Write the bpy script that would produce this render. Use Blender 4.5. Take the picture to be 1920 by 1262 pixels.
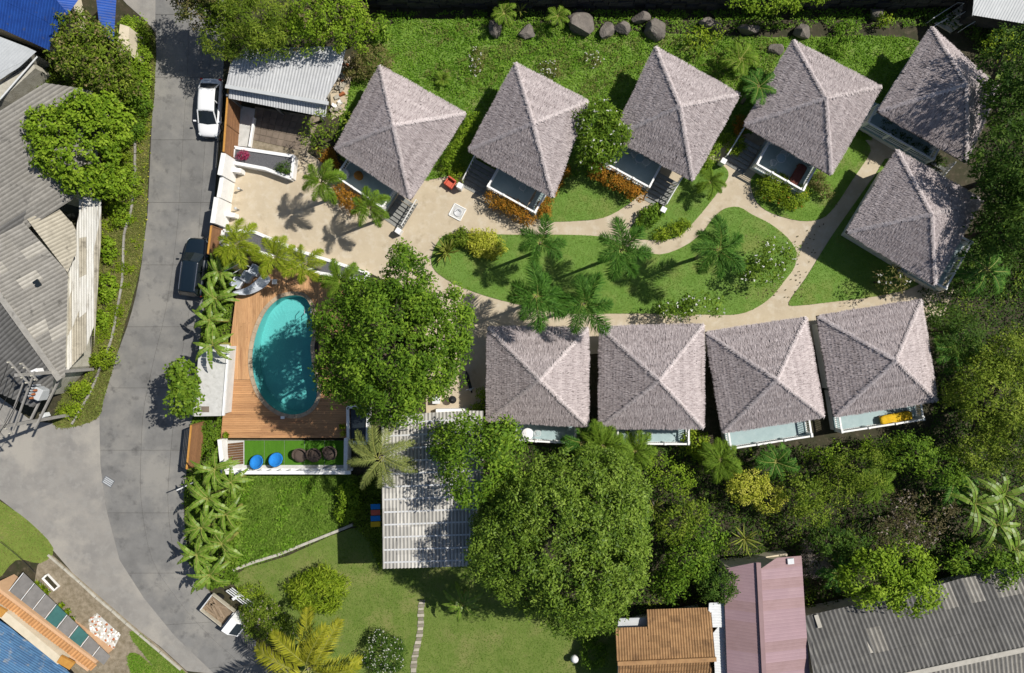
import bpy, math, random
import numpy as np
from mathutils import Vector, Matrix
from mathutils.geometry import tessellate_polygon
for o in list(bpy.data.objects): bpy.data.objects.remove(o)
random.seed(7)
SC = bpy.context.scene
COL = SC.collection
# ------------------------------------------------------------------ camera, sky, sun, exposure
H, S, CX, CY = 54.0, 24.0, 960.0, 631.0      # drone height (m), pixels per metre on the ground, picture centre
cam = bpy.data.cameras.new('camera'); cam_o = bpy.data.objects.new('camera', cam); COL.objects.link(cam_o)
cam_o.location = (0, 0, H); cam_o.rotation_euler = (0, 0, 0)
cam.sensor_width = 36; cam.lens = 36 * H / 80.0; cam.clip_end = 2000; cam.clip_start = 0.5
SC.camera = cam_o
EL, AZ = math.radians(52), math.radians(21)  # sun height and direction (anticlockwise from +X)
w = bpy.data.worlds.new('World'); SC.world = w; w.use_nodes = True
nt = w.node_tree; bg = nt.nodes['Background']; sky = nt.nodes.new('ShaderNodeTexSky')
sky.sky_type = 'NISHITA'; sky.sun_disc = False; sky.sun_elevation = EL; sky.sun_rotation = math.pi / 2 - AZ
nt.links.new(sky.outputs[0], bg.inputs[0]); bg.inputs[1].default_value = 0.07
sun = bpy.data.lights.new('sun', 'SUN'); sun.energy = 5.0; sun.angle = math.radians(0.55); sun.color = (1.0, 0.95, 0.87)
sun_o = bpy.data.objects.new('sun', sun); COL.objects.link(sun_o)
sd = Vector((math.cos(EL) * math.cos(AZ), math.cos(EL) * math.sin(AZ), math.sin(EL)))
sun_o.rotation_euler = (-sd).to_track_quat('-Z', 'Y').to_euler(); sun_o.location = (40, 20, 60)
SC.view_settings.view_transform = 'Standard'; SC.view_settings.look = 'None'
SC.view_settings.exposure = 0.06; SC.view_settings.gamma = 1.0
SC.view_settings.use_curve_mapping = False
try:
    SC.cycles.max_bounces = 6; SC.cycles.transparent_max_bounces = 8
    SC.cycles.caustics_reflective = False; SC.cycles.caustics_refractive = False
except Exception: pass

def P(px, py, z=0.0):
    """point of the place at height z that the photograph shows at (px, py)"""
    k = (H - z) / (H * S)
    return Vector(((px - CX) * k, (CY - py) * k, z))
def PP(pts, z=0.0): return [P(x, y, z) for x, y in pts]
def smooth_poly(pts, n=4, closed=True):
    out = []; N = len(pts)
    for i in range(N if closed else N - 1):
        p0, p1, p2, p3 = [pts[(i + k) % N] if closed else pts[min(max(i + k, 0), N - 1)] for k in (-1, 0, 1, 2)]
        for j in range(n):
            t = j / n
            out.append(tuple(0.5 * ((2 * b) + (-a + c) * t + (2 * a - 5 * b + 4 * c - d) * t * t + (-a + 3 * b - 3 * c + d) * t ** 3)
                             for a, b, c, d in zip(p0, p1, p2, p3)))
    if not closed: out.append(tuple(pts[-1]))
    return out

# ------------------------------------------------------------------ materials
MATS = {}
def _n(nt, t, **kw):
    n = nt.nodes.new(t)
    for k, v in kw.items(): setattr(n, k, v)
    return n
def mat(name, c, c2=None, scale=4.0, rough=0.85, bump=0.0, bscale=40.0, metal=0.0, spec=0.25, rnd=0.0, stretch=(1, 1, 1),
        rz=0.0, lo=0.35, hi=0.65, c3=None, s3=0.6, lo3=0.5, hi3=0.7, fine=0.0, fscale=60.0, coat=0.0, distort=0.0, groove=0.0, c4=None, s4=1.0, lo4=.5, hi4=.7):
    m = bpy.data.materials.new(name); m.use_nodes = True; nt = m.node_tree; L = nt.links.new
    b = nt.nodes['Principled BSDF']
    b.inputs['Roughness'].default_value = rough; b.inputs['Metallic'].default_value = metal
    b.inputs['Specular IOR Level'].default_value = spec
    if coat: b.inputs['Coat Weight'].default_value = coat; b.inputs['Coat Roughness'].default_value = .04
    tc = _n(nt, 'ShaderNodeTexCoord'); mp = _n(nt, 'ShaderNodeMapping')
    L(tc.outputs['Object'], mp.inputs[0]); mp.inputs['Scale'].default_value = stretch; mp.inputs['Rotation'].default_value = (0, 0, rz)
    col = None
    def layer(base, colour, sc, a, bb, det=6, dist=distort):
        no = _n(nt, 'ShaderNodeTexNoise'); L(mp.outputs[0], no.inputs['Vector'])
        no.inputs['Scale'].default_value = sc; no.inputs['Detail'].default_value = det; no.inputs['Roughness'].default_value = .62
        no.inputs['Distortion'].default_value = dist
        mr = _n(nt, 'ShaderNodeMapRange'); L(no.outputs[0], mr.inputs[0]); mr.inputs[1].default_value = a; mr.inputs[2].default_value = bb
        mx = _n(nt, 'ShaderNodeMix', data_type='RGBA'); L(mr.outputs[0], mx.inputs[0])
        if base is None: mx.inputs[6].default_value = (*c, 1)
        else: L(base, mx.inputs[6])
        mx.inputs[7].default_value = (*colour, 1)
        return mx.outputs[2]
    if c2: col = layer(col, c2, scale, lo, hi)
    if c3: col = layer(col, c3, s3, lo3, hi3)
    if c4: col = layer(col, c4, s4, lo4, hi4)
    if fine or rnd or groove:
        hs = _n(nt, 'ShaderNodeHueSaturation')
        if col is None: hs.inputs['Color'].default_value = (*c, 1)
        else: L(col, hs.inputs['Color'])
        val = None
        if fine:
            no = _n(nt, 'ShaderNodeTexNoise'); L(mp.outputs[0], no.inputs['Vector']); no.inputs['Scale'].default_value = fscale; no.inputs['Detail'].default_value = 3
            mr = _n(nt, 'ShaderNodeMapRange'); L(no.outputs[0], mr.inputs[0]); mr.inputs[1].default_value = .25; mr.inputs[2].default_value = .75
            mr.inputs[3].default_value = 1 - fine; mr.inputs[4].default_value = 1 + fine; val = mr.outputs[0]
        if rnd:
            oi = _n(nt, 'ShaderNodeObjectInfo'); mr = _n(nt, 'ShaderNodeMapRange'); L(oi.outputs['Random'], mr.inputs[0])
            mr.inputs[3].default_value = 1 - rnd; mr.inputs[4].default_value = 1 + rnd
            if val is None: val = mr.outputs[0]
            else:
                mm = _n(nt, 'ShaderNodeMath', operation='MULTIPLY'); L(val, mm.inputs[0]); L(mr.outputs[0], mm.inputs[1]); val = mm.outputs[0]
        if groove:   # dirt that has settled in the valleys of corrugated sheets
            ga = _n(nt, 'ShaderNodeAttribute', attribute_name='groove'); mr = _n(nt, 'ShaderNodeMapRange'); L(ga.outputs['Fac'], mr.inputs[0])
            mr.inputs[3].default_value = 1.0; mr.inputs[4].default_value = 1 - groove
            if val is None: val = mr.outputs[0]
            else:
                mm = _n(nt, 'ShaderNodeMath', operation='MULTIPLY'); L(val, mm.inputs[0]); L(mr.outputs[0], mm.inputs[1]); val = mm.outputs[0]
        L(val, hs.inputs['Value']); col = hs.outputs[0]
    if col is None: b.inputs['Base Color'].default_value = (*c, 1)
    else: L(col, b.inputs['Base Color'])
    if bump:
        no = _n(nt, 'ShaderNodeTexNoise'); L(mp.outputs[0], no.inputs['Vector']); no.inputs['Scale'].default_value = bscale; no.inputs['Detail'].default_value = 5
        bu = _n(nt, 'ShaderNodeBump'); bu.inputs['Strength'].default_value = bump; bu.inputs['Distance'].default_value = .05
        L(no.outputs[0], bu.inputs['Height']); L(bu.outputs[0], b.inputs['Normal'])
    MATS[name] = m; return m
def leafmat(name, cd, cm, cl, rough=0.6, trans=0.24, spec=.12):
    """leaf material: colour varies leaf by leaf through the mesh's random tint attribute"""
    m = bpy.data.materials.new(name); m.use_nodes = True; nt = m.node_tree; L = nt.links.new
    b = nt.nodes['Principled BSDF']; out = nt.nodes['Material Output']
    at = _n(nt, 'ShaderNodeAttribute', attribute_name='tint'); cr = _n(nt, 'ShaderNodeValToRGB')
    e = cr.color_ramp.elements; e[0].color = (*cd, 1); e[1].color = (*cl, 1); k = e.new(.5); k.color = (*cm, 1)
    e[0].position = 0.08; e[2].position = .95
    L(at.outputs['Fac'], cr.inputs[0]); L(cr.outputs[0], b.inputs['Base Color'])
    b.inputs['Roughness'].default_value = rough; b.inputs['Specular IOR Level'].default_value = spec
    if trans:
        tr = _n(nt, 'ShaderNodeBsdfTranslucent'); mx = _n(nt, 'ShaderNodeMixShader'); mx.inputs[0].default_value = trans
        L(cr.outputs[0], tr.inputs[0]); L(b.outputs[0], mx.inputs[1]); L(tr.outputs[0], mx.inputs[2]); L(mx.outputs[0], out.inputs[0])
    MATS[name] = m; return m

# ------------------------------------------------------------------ mesh building
WORLD = {}
def link(name, me, m=None, parent=None, smooth=False):
    o = bpy.data.objects.new(name, me); COL.objects.link(o)
    if m is not None and len(me.materials) == 0: me.materials.append(MATS[m] if isinstance(m, str) else m)
    if smooth: me.polygons.foreach_set('use_smooth', [True] * len(me.polygons))
    if parent is not None:
        o.parent = parent
        if parent.name in WORLD: o.matrix_parent_inverse = Matrix.Translation(-WORLD[parent.name])
    return o
def thing(name, label, cat, loc=(0, 0, 0), group=None, rz=0.0, local=False):
    o = bpy.data.objects.new(name, None); COL.objects.link(o); o.location = loc; o.rotation_euler = (0, 0, rz); o.empty_display_size = .3
    o['label'] = label; o['category'] = cat
    if group: o['group'] = group
    if not local: WORLD[o.name] = Vector(loc)
    return o
def tag(o, label, cat, group=None):
    o['label'] = label; o['category'] = cat
    if group: o['group'] = group
    return o
def kind(o, k): o['kind'] = k; return o
def fastmesh(name, V, F, tint=None, m=None):
    V = np.asarray(V, np.float32).reshape(-1, 3); F = np.asarray(F, np.int32); k = F.shape[1]
    me = bpy.data.meshes.new(name); me.vertices.add(len(V)); me.vertices.foreach_set('co', V.ravel())
    me.loops.add(F.size); me.loops.foreach_set('vertex_index', F.ravel())
    me.polygons.add(len(F)); me.polygons.foreach_set('loop_start', np.arange(0, F.size, k, dtype=np.int32))
    me.update(calc_edges=True)
    if tint is not None:
        a = me.attributes.new('tint', 'FLOAT', 'POINT'); a.data.foreach_set('value', np.asarray(tint, np.float32))
    if m: me.materials.append(MATS[m])
    return me
class MB:
    def __init__(s): s.v = []; s.f = []
    def add(s, v, f):
        o = len(s.v); s.v += [tuple(p) for p in v]; s.f += [tuple(i + o for i in q) for q in f]; return s
    def box(s, c, d, rz=0.0, M=None):
        x, y, z = d[0] / 2, d[1] / 2, d[2] / 2
        R = M if M is not None else Matrix.Rotation(rz, 3, 'Z'); c = Vector(c)
        v = [c + R @ Vector((i * x, j * y, k * z)) for k in (-1, 1) for j in (-1, 1) for i in (-1, 1)]
        return s.add(v, [(0, 2, 3, 1), (4, 5, 7, 6), (0, 1, 5, 4), (2, 6, 7, 3), (0, 4, 6, 2), (1, 3, 7, 5)])
    def bar(s, a, b, w, h):
        a, b = Vector(a), Vector(b); d = b - a; l = d.length
        if l < 1e-6: return s
        d /= l; up = Vector((0, 0, 1)) if abs(d.z) < .98 else Vector((1, 0, 0))
        sd_ = d.cross(up).normalized(); u = sd_.cross(d)
        M = Matrix((d, sd_, u)).transposed()
        return s.box((a + b) / 2, (l, w, h), M=M)
    def tube(s, pts, rad, n=8, cap=True):
        pts = [Vector(p) for p in pts]; N = len(pts)
        if not hasattr(rad, '__len__'): rad = [rad] * N
        v = []; f = []
        for i, p in enumerate(pts):
            d = (pts[min(i + 1, N - 1)] - pts[max(i - 1, 0)]).normalized()
            up = Vector((0, 0, 1)) if abs(d.z) < .95 else Vector((1, 0, 0))
            a = d.cross(up).normalized(); b = d.cross(a)
            for j in range(n):
                t = 2 * math.pi * j / n; v.append(p + (a * math.cos(t) + b * math.sin(t)) * rad[i])
        for i in range(N - 1):
            for j in range(n): f.append((i * n + j, i * n + (j + 1) % n, (i + 1) * n + (j + 1) % n, (i + 1) * n + j))
        if cap: f += [tuple(range(n))[::-1], tuple(range((N - 1) * n, N * n))]
        return s.add(v, f)
    def lathe(s, prof, c=(0, 0, 0), n=20):
        c = Vector(c); v = []; f = []
        for r, z in prof:
            for j in range(n):
                t = 2 * math.pi * j / n; v.append(c + Vector((r * math.cos(t), r * math.sin(t), z)))
        for i in range(len(prof) - 1):
            for j in range(n): f.append((i * n + j, i * n + (j + 1) % n, (i + 1) * n + (j + 1) % n, (i + 1) * n + j))
        f += [tuple(range(n))[::-1], tuple(range((len(prof) - 1) * n, len(prof) * n))]
        return s.add(v, f)
    def slab(s, top, th):
        """polygon of 3D points, extruded straight down by th"""
        n = len(top); top = [Vector(p) for p in top]; v = top + [p - Vector((0, 0, th)) for p in top]
        a = sum(top[i].x * top[(i + 1) % n].y - top[(i + 1) % n].x * top[i].y for i in range(n))
        idx = list(range(n)) if a > 0 else list(range(n))[::-1]
        f = [tuple(idx), tuple(i + n for i in idx[::-1])]
        for k in range(n):
            i, j = idx[k], idx[(k + 1) % n]; f.append((i, i + n, j + n, j))
        return s.add(v, f)
    def mesh(s, name):
        me = bpy.data.meshes.new(name); me.from_pydata(s.v, [], s.f); me.update(); return me
    def build(s, name, m, parent=None, smooth=False, bevel=0.0):
        o = link(name, s.mesh(name), m, parent, smooth)
        if bevel:
            b = o.modifiers.new('bevel', 'BEVEL'); b.width = bevel; b.segments = 2; b.limit_method = 'ANGLE'
        return o
def struct(name, mb, m): return kind(mb.build(name, m), 'structure')

# ------------------------------------------------------------------ leaves, strands, fronds
def nrm(a): return a / np.maximum(np.linalg.norm(a, axis=1, keepdims=True), 1e-9)
def leaf_quads(p, d, n, L, W, fold=.12):
    s_ = nrm(np.cross(n, d)); L = np.asarray(L)[:, None]; W = np.asarray(W)[:, None]
    v = np.stack([p, p + d * L * .45 + s_ * W * .5 + n * W * fold, p + d * L, p + d * L * .45 - s_ * W * .5 + n * W * fold], 1).reshape(-1, 3)
    f = np.arange(len(v)).reshape(-1, 4)
    return v, f
def leaf_mesh(name, p, d, n, L, W, tint, m):
    v, f = leaf_quads(p, d, n, L, W); return fastmesh(name, v, f, np.repeat(np.clip(tint, 0, 1), 4), m)
def in_poly(x, y, poly):
    r = np.zeros(len(x), bool); n = len(poly); j = n - 1
    for i in range(n):
        xi, yi = poly[i][0], poly[i][1]; xj, yj = poly[j][0], poly[j][1]
        c = ((yi > y) != (yj > y)) & (x < (xj - xi) * (y - yi) / ((yj - yi) if abs(yj - yi) > 1e-9 else 1e-9) + xi)
        r ^= c; j = i
    return r
def scatter(poly, n, rng):
    a = np.array([(q[0], q[1]) for q in poly]); lo, hi = a.min(0), a.max(0); xs = []; k = 0
    while k < n:
        q = rng.uniform(lo, hi, (max(n, 500), 2)); q = q[in_poly(q[:, 0], q[:, 1], poly)]; xs.append(q); k += len(q)
    return np.concatenate(xs)[:n]
def vnoise(x, y, sc, seed):
    r = np.random.default_rng(seed); t = 0
    for i in range(6):
        a, b, c = r.uniform(-1, 1, 3); t = t + np.sin((x * a + y * b) * sc * (1 + i * .4) * 1.6 + c * 9 + np.sin((y * a - x * b) * sc * .9))
    return t / 6
def grass(name, label, poly_px, n, m, hmin, hmax, wd, seed, z=0.05, patch=.0, cat='grass', lean=.6, parent=None):
    rng = np.random.default_rng(seed); poly = PP(poly_px, z); q = scatter(poly, n, rng)
    if patch:
        v = vnoise(q[:, 0], q[:, 1], .9, seed); q = q[rng.uniform(-1, 1, len(q)) < v + patch]
    N = len(q); h = rng.uniform(hmin, hmax, N); p = np.column_stack([q, np.full(N, z)])
    a = rng.uniform(0, 6.283, N); d = nrm(np.column_stack([np.cos(a) * lean, np.sin(a) * lean, np.ones(N) * .7]))
    nn = nrm(np.column_stack([np.cos(a) * -.7, np.sin(a) * -.7, np.ones(N) * lean]))
    t = .5 + .3 * vnoise(q[:, 0], q[:, 1], .5, seed + 1) + rng.normal(0, .16, N)
    o = link(name, leaf_mesh(name, p, d, nn, h, wd * rng.uniform(.7, 1.3, N), t, m), None, parent)
    kind(o, 'stuff'); o['label'] = label
    if parent is None: o['category'] = cat
    return o
def undergrowth(name, label, poly_px, n, m, zmax, L, W, seed, cat='undergrowth', patch=None):
    rng = np.random.default_rng(seed); q = scatter(PP(poly_px), n, rng)
    v = vnoise(q[:, 0], q[:, 1], .8, seed) * .5 + vnoise(q[:, 0], q[:, 1], 2.2, seed + 3) * .5
    hgt = zmax * np.clip(.5 + .9 * v, .04, 1); N = len(q)
    if patch is not None:
        k = v > patch; q, v, hgt = q[k], v[k], hgt[k]; N = len(q)
    z = hgt * rng.uniform(.55, 1, N) + .04
    p = np.column_stack([q, z])
    n_ = nrm(rng.normal(0, .5, (N, 3)) + np.array([0, 0, 1.0])); d = rng.normal(0, 1, (N, 3)); d[:, 2] *= .3
    d = nrm(d - n_ * (d * n_).sum(1)[:, None])
    t = .5 + .35 * vnoise(q[:, 0], q[:, 1], 1.1, seed + 5) + rng.normal(0, .15, N)
    s_ = rng.uniform(.6, 1.3, N)
    o = link(name, leaf_mesh(name, p, d, n_, L * s_, W * s_, t, m)); kind(o, 'stuff'); tag(o, label, cat); return o
def crown_arrays(lobes, clump, lp, L, W, rng, fill=.9, inner=.25, low=-.25, up=.55):
    ps, ds, ns, Ls, ts = [], [], [], [], []
    for (px, py, rx, ry, zc, rz) in lobes:
        c = P(px, py, zc); k = (H - zc) / (H * S); ax, ay = rx * k, ry * k
        n = max(6, int(fill * 1.45 * 2.4 * math.pi * ax * ay / (clump * clump * 2.2)))
        dr = nrm(rng.normal(0, 1, (n * 3, 3))); dr = dr[dr[:, 2] > low][:n]; n = len(dr)
        ph = rng.uniform(0, 6.28, 4); az = np.arctan2(dr[:, 1], dr[:, 0])
        rad = 1 + .07 * np.sin(3 * az + ph[0]) + .06 * np.sin(5 * az + ph[1] + 2 * dr[:, 2]) + .05 * np.sin(7 * dr[:, 2] + ph[2] + 2 * az)
        rad *= np.where(rng.uniform(0, 1, n) < inner, rng.uniform(.6, .88, n), rng.uniform(.84, 1.03, n))
        cc = np.array(c) + dr * rad[:, None] * np.array([ax, ay, rz]); ct = rng.normal(0, .17, n)
        m_ = rng.integers(int(lp * .6), int(lp * 1.4) + 1, n); idx = np.repeat(np.arange(n), m_); N = len(idx)
        off = rng.normal(0, 1, (N, 3)); off = nrm(off) * (rng.uniform(0, 1, (N, 1)) ** .45) * clump * np.array([1, 1, .6])
        o = nrm(dr[idx] * .45 + nrm(off) * .6 + np.array([0, 0, up * 1.25])); nn = nrm(o + rng.normal(0, .38, (N, 3)))
        d = rng.normal(0, 1, (N, 3)) + nrm(off) * .9; d[:, 2] -= .35; d = nrm(d - nn * (d * nn).sum(1)[:, None])
        ps.append(cc[idx] + off); ds.append(d); ns.append(nn); ts.append(.5 + ct[idx] + rng.normal(0, .15, N)); Ls.append(rng.uniform(.65, 1.25, N))
    p, d, nn, l, t = [np.concatenate(q) for q in (ps, ds, ns, Ls, ts)]
    return p, d, nn, l * L, l * W, t
def trunk_mesh(base, lobes, r, rng, top=None):
    mb = MB(); base = Vector(base); cs = [P(l[0], l[1], l[4]) for l in lobes]; zc = min(c.z for c in cs)
    c0 = sum(cs, Vector()) / len(cs); fork = Vector((base.x * .6 + c0.x * .4, base.y * .6 + c0.y * .4, max(zc * .55, .15)))
    mb.tube([base - Vector((0, 0, .1)), base.lerp(fork, .5) + Vector((rng.normal(0, .06), rng.normal(0, .06), 0)), fork], [r * 1.25, r, r * .8], 8)
    for (px, py, rx, ry, zz, rz), c in zip(lobes, cs):
        for i in range(5 if rx > 40 else 3):
            a = rng.uniform(0, 6.28); k = (H - zz) / (H * S)
            e = c + Vector((math.cos(a) * rx * k * .6, math.sin(a) * ry * k * .6, rz * rng.uniform(-.3, .2)))
            mid = fork.lerp(e, .5) + Vector((rng.normal(0, .15), rng.normal(0, .15), rz * .12))
            mb.tube([fork, mid, e], [r * .55, r * .32, r * .08], 6)
    return mb
def tree(name, label, cat, lobes, m, L=.26, W=.12, clump=.5, lp=30, seed=1, group=None, tr=.16, fill=.9, inner=.25, up=.55,
         flowers=None, bark='bark', low=-.25, stem='trunk', base=None):
    """thing > trunk (with limbs), crown of leaf-sized faces, blossoms"""
    rng = np.random.default_rng(seed); c = sum((P(l[0], l[1], l[4]) for l in lobes), Vector()) / len(lobes)
    b = Vector((c.x, c.y, 0)) if base is None else P(*base)
    t = thing(name, label, cat, b, group)
    trunk_mesh(b, lobes, tr, rng).build(stem, bark, t, True)
    p, d, n, l, w_, ti = crown_arrays(lobes, clump, lp, L, W, rng, fill, inner, low, up)
    o = link('crown' if stem == 'trunk' else 'foliage', leaf_mesh('crown', p, d, n, l, w_, ti, m), None, t); kind(o, 'stuff')
    if flowers:
        fm, cnt, fs = flowers; i = rng.choice(len(p), min(cnt, len(p)), False)
        k = 4; pp = np.repeat(p[i] + n[i] * .08 + np.array([0, 0, .05]), k, 0); N = len(pp)
        nn = nrm(rng.normal(0, .5, (N, 3)) + np.array([0, 0, 1.0])); dd = rng.normal(0, 1, (N, 3)); dd = nrm(dd - nn * (dd * nn).sum(1)[:, None])
        o = link('blossoms', leaf_mesh('blossoms', pp, dd, nn, np.full(N, fs), np.full(N, fs * .7), rng.uniform(0, 1, N), fm), None, t); kind(o, 'stuff')
    return t
def frond_mesh(name, L, m, seed, nl=34, ll=.5, lw=.05, rise=.35, sag=.9, bushy=False, droop=.35, rib='frond_rib'):
    rng = np.random.default_rng(seed); mb = MB(); N = 9
    def pt(t): return np.array([L * t * (1 - .12 * t * t), .06 * L * math.sin(t * 2 + seed), L * (rise * t - sag * t * t * .55)])
    mb.tube([pt(i / (N - 1)) for i in range(N)], [.035 * (1 - .85 * i / (N - 1)) for i in range(N)], 5)
    nv0, nf0 = len(mb.v), len(mb.f)
    tints = [0.9] * nv0
    for i in range(nl):
        t = .1 + .9 * i / (nl - 1); p = pt(t); tg = pt(min(t + .02, 1.02)) - pt(t - .02); tg /= np.linalg.norm(tg)
        side = np.cross(tg, [0, 0, 1.0]); side /= np.linalg.norm(side); upv = np.cross(side, tg)
        ln = ll * (math.sin(math.pi * min(1, .12 + t * .86)) ** .6 * .9 + .1) * rng.uniform(.75, 1.15)
        angs = (-1, 1) if not bushy else (-1, 1, -.45, .45, 0)
        for a in angs:
            if bushy: d = side * math.sin(a * 1.5) + upv * (math.cos(a * 1.5) * .75) + tg * .55
            else: d = side * a + tg * .75 + upv * .25
            d = d + rng.normal(0, .13, 3); d /= np.linalg.norm(d)
            wv = np.cross(d, upv if abs(np.dot(d, upv)) < .9 else tg); wv /= np.linalg.norm(wv); wv *= lw * .5
            mid = p + d * ln * .55; tip = p + d * ln - np.array([0, 0, droop * ln])
            o = len(mb.v); mb.v += [tuple(p - wv * .5), tuple(p + wv * .5), tuple(mid + wv), tuple(mid - wv), tuple(tip)]
            mb.f += [(o, o + 1, o + 2, o + 3), (o + 3, o + 2, o + 4)]
            tints += [float(np.clip(rng.normal(.5, .18), 0, 1))] * 5
    me = mb.mesh(name); at = me.attributes.new('tint', 'FLOAT', 'POINT'); at.data.foreach_set('value', np.array(tints, np.float32))
    me.materials.append(MATS[m]); me.materials.append(MATS[rib])
    mi = np.zeros(len(me.polygons), np.int32); mi[:nf0] = 1; me.polygons.foreach_set('material_index', mi)
    return me
def blade_mesh(name, L, Wd, m, seed, rise=.5, sag=1.1, tear=.5, N=9, rib='frond_rib', vee=.18):
    """a broad leaf (banana, agave): two half blades folded on a midrib, torn at the edges"""
    rng = np.random.default_rng(seed); mb = MB(); tints = []
    def pt(t): return Vector((L * t * (1 - .15 * t), .05 * L * math.sin(2.4 * t + seed), L * (rise * t - sag * t * t * .6)))
    def wd(t): return Wd * .5 * max(.04, math.sin(math.pi * min(1, .06 + .94 * t) ** .8)) ** .7 if t > .1 else .03
    base = rng.uniform(.3, .7)
    for i in range(N - 1):
        t0, t1 = i / (N - 1), (i + 1) / (N - 1); a, b = pt(t0), pt(t1)
        for s_ in (-1, 1):
            k = rng.uniform(.8, 1.05); dz = -vee if rng.uniform() > tear * .4 else -vee * 2.6
            w0, w1 = wd(t0) * k, wd(t1) * k; g = .1 * (b - a) if rng.uniform() < tear else Vector()
            v = [a + g, b, b + Vector((0, s_ * w1, dz * w1)), a + g * 1.5 + Vector((0, s_ * w0, dz * w0))]
            o = len(mb.v); mb.v += [tuple(q) for q in v]; mb.f.append((o, o + 1, o + 2, o + 3) if s_ > 0 else (o + 3, o + 2, o + 1, o))
            tints += [float(np.clip(base + rng.normal(0, .12), 0, 1))] * 4
    nf = len(mb.f); n0 = len(mb.v)
    mb.tube([pt(i / (N - 1)) + Vector((0, 0, .012)) for i in range(N)], [.028 * (1 - .8 * i / (N - 1)) for i in range(N)], 5)
    tints += [.8] * (len(mb.v) - n0)
    me = mb.mesh(name); at = me.attributes.new('tint', 'FLOAT', 'POINT'); at.data.foreach_set('value', np.array(tints, np.float32))
    me.materials.append(MATS[m]); me.materials.append(MATS[rib])
    mi = np.zeros(len(me.polygons), np.int32); mi[nf:] = 1; me.polygons.foreach_set('material_index', mi)
    return me
def place(name, me, parent, loc, rz=0, ry=0, rx=0, sc=1.0):
    o = bpy.data.objects.new(name, me); COL.objects.link(o); o.parent = parent; o.location = loc
    o.rotation_euler = (rx, ry, rz); o.scale = (sc, sc, sc); return o
def palm(label, px, py, z, sc, meshes, n=9, seed=1, group=None, name='palm_tree', trunk_r=.11, tilt=(-.25, .55), trunk_m='palm_bark', cat='palm', a0=0, part='frond', jit=.25):
    rng = random.Random(seed); c = P(px, py, z)
    t = thing(name, label, cat, (c.x, c.y, 0), group, local=True)
    mb = MB(); k = 9 if z > 1.5 else 3
    if z > .25:
        lean = Vector((rng.uniform(-.12, .12), rng.uniform(-.12, .12), 0))
        pts = [Vector((0, 0, z * i / (k - 1) - .05)) + lean * math.sin(math.pi * i / (k - 1)) for i in range(k)]
        mb.tube(pts, [trunk_r * (1.35 - .55 * i / (k - 1) + (.1 if i % 2 else 0)) for i in range(k)], 10)
        if z > 2.5: mb.tube([Vector((0, 0, z - .7)), Vector((0, 0, z - .25)), Vector((0, 0, z + .12))], [trunk_r * .95, trunk_r * 1.1, trunk_r * .3], 8)
        mb.build('trunk' if z > 1.2 else 'stem', trunk_m, t, True)
    for i in range(n):
        place(part, meshes[i % len(meshes)], t, (0, 0, z), a0 + 2 * math.pi * i / n + rng.uniform(-jit, jit), -rng.uniform(*tilt), rng.uniform(-.3, .3), sc * rng.uniform(.82, 1.1))
    return t

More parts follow.
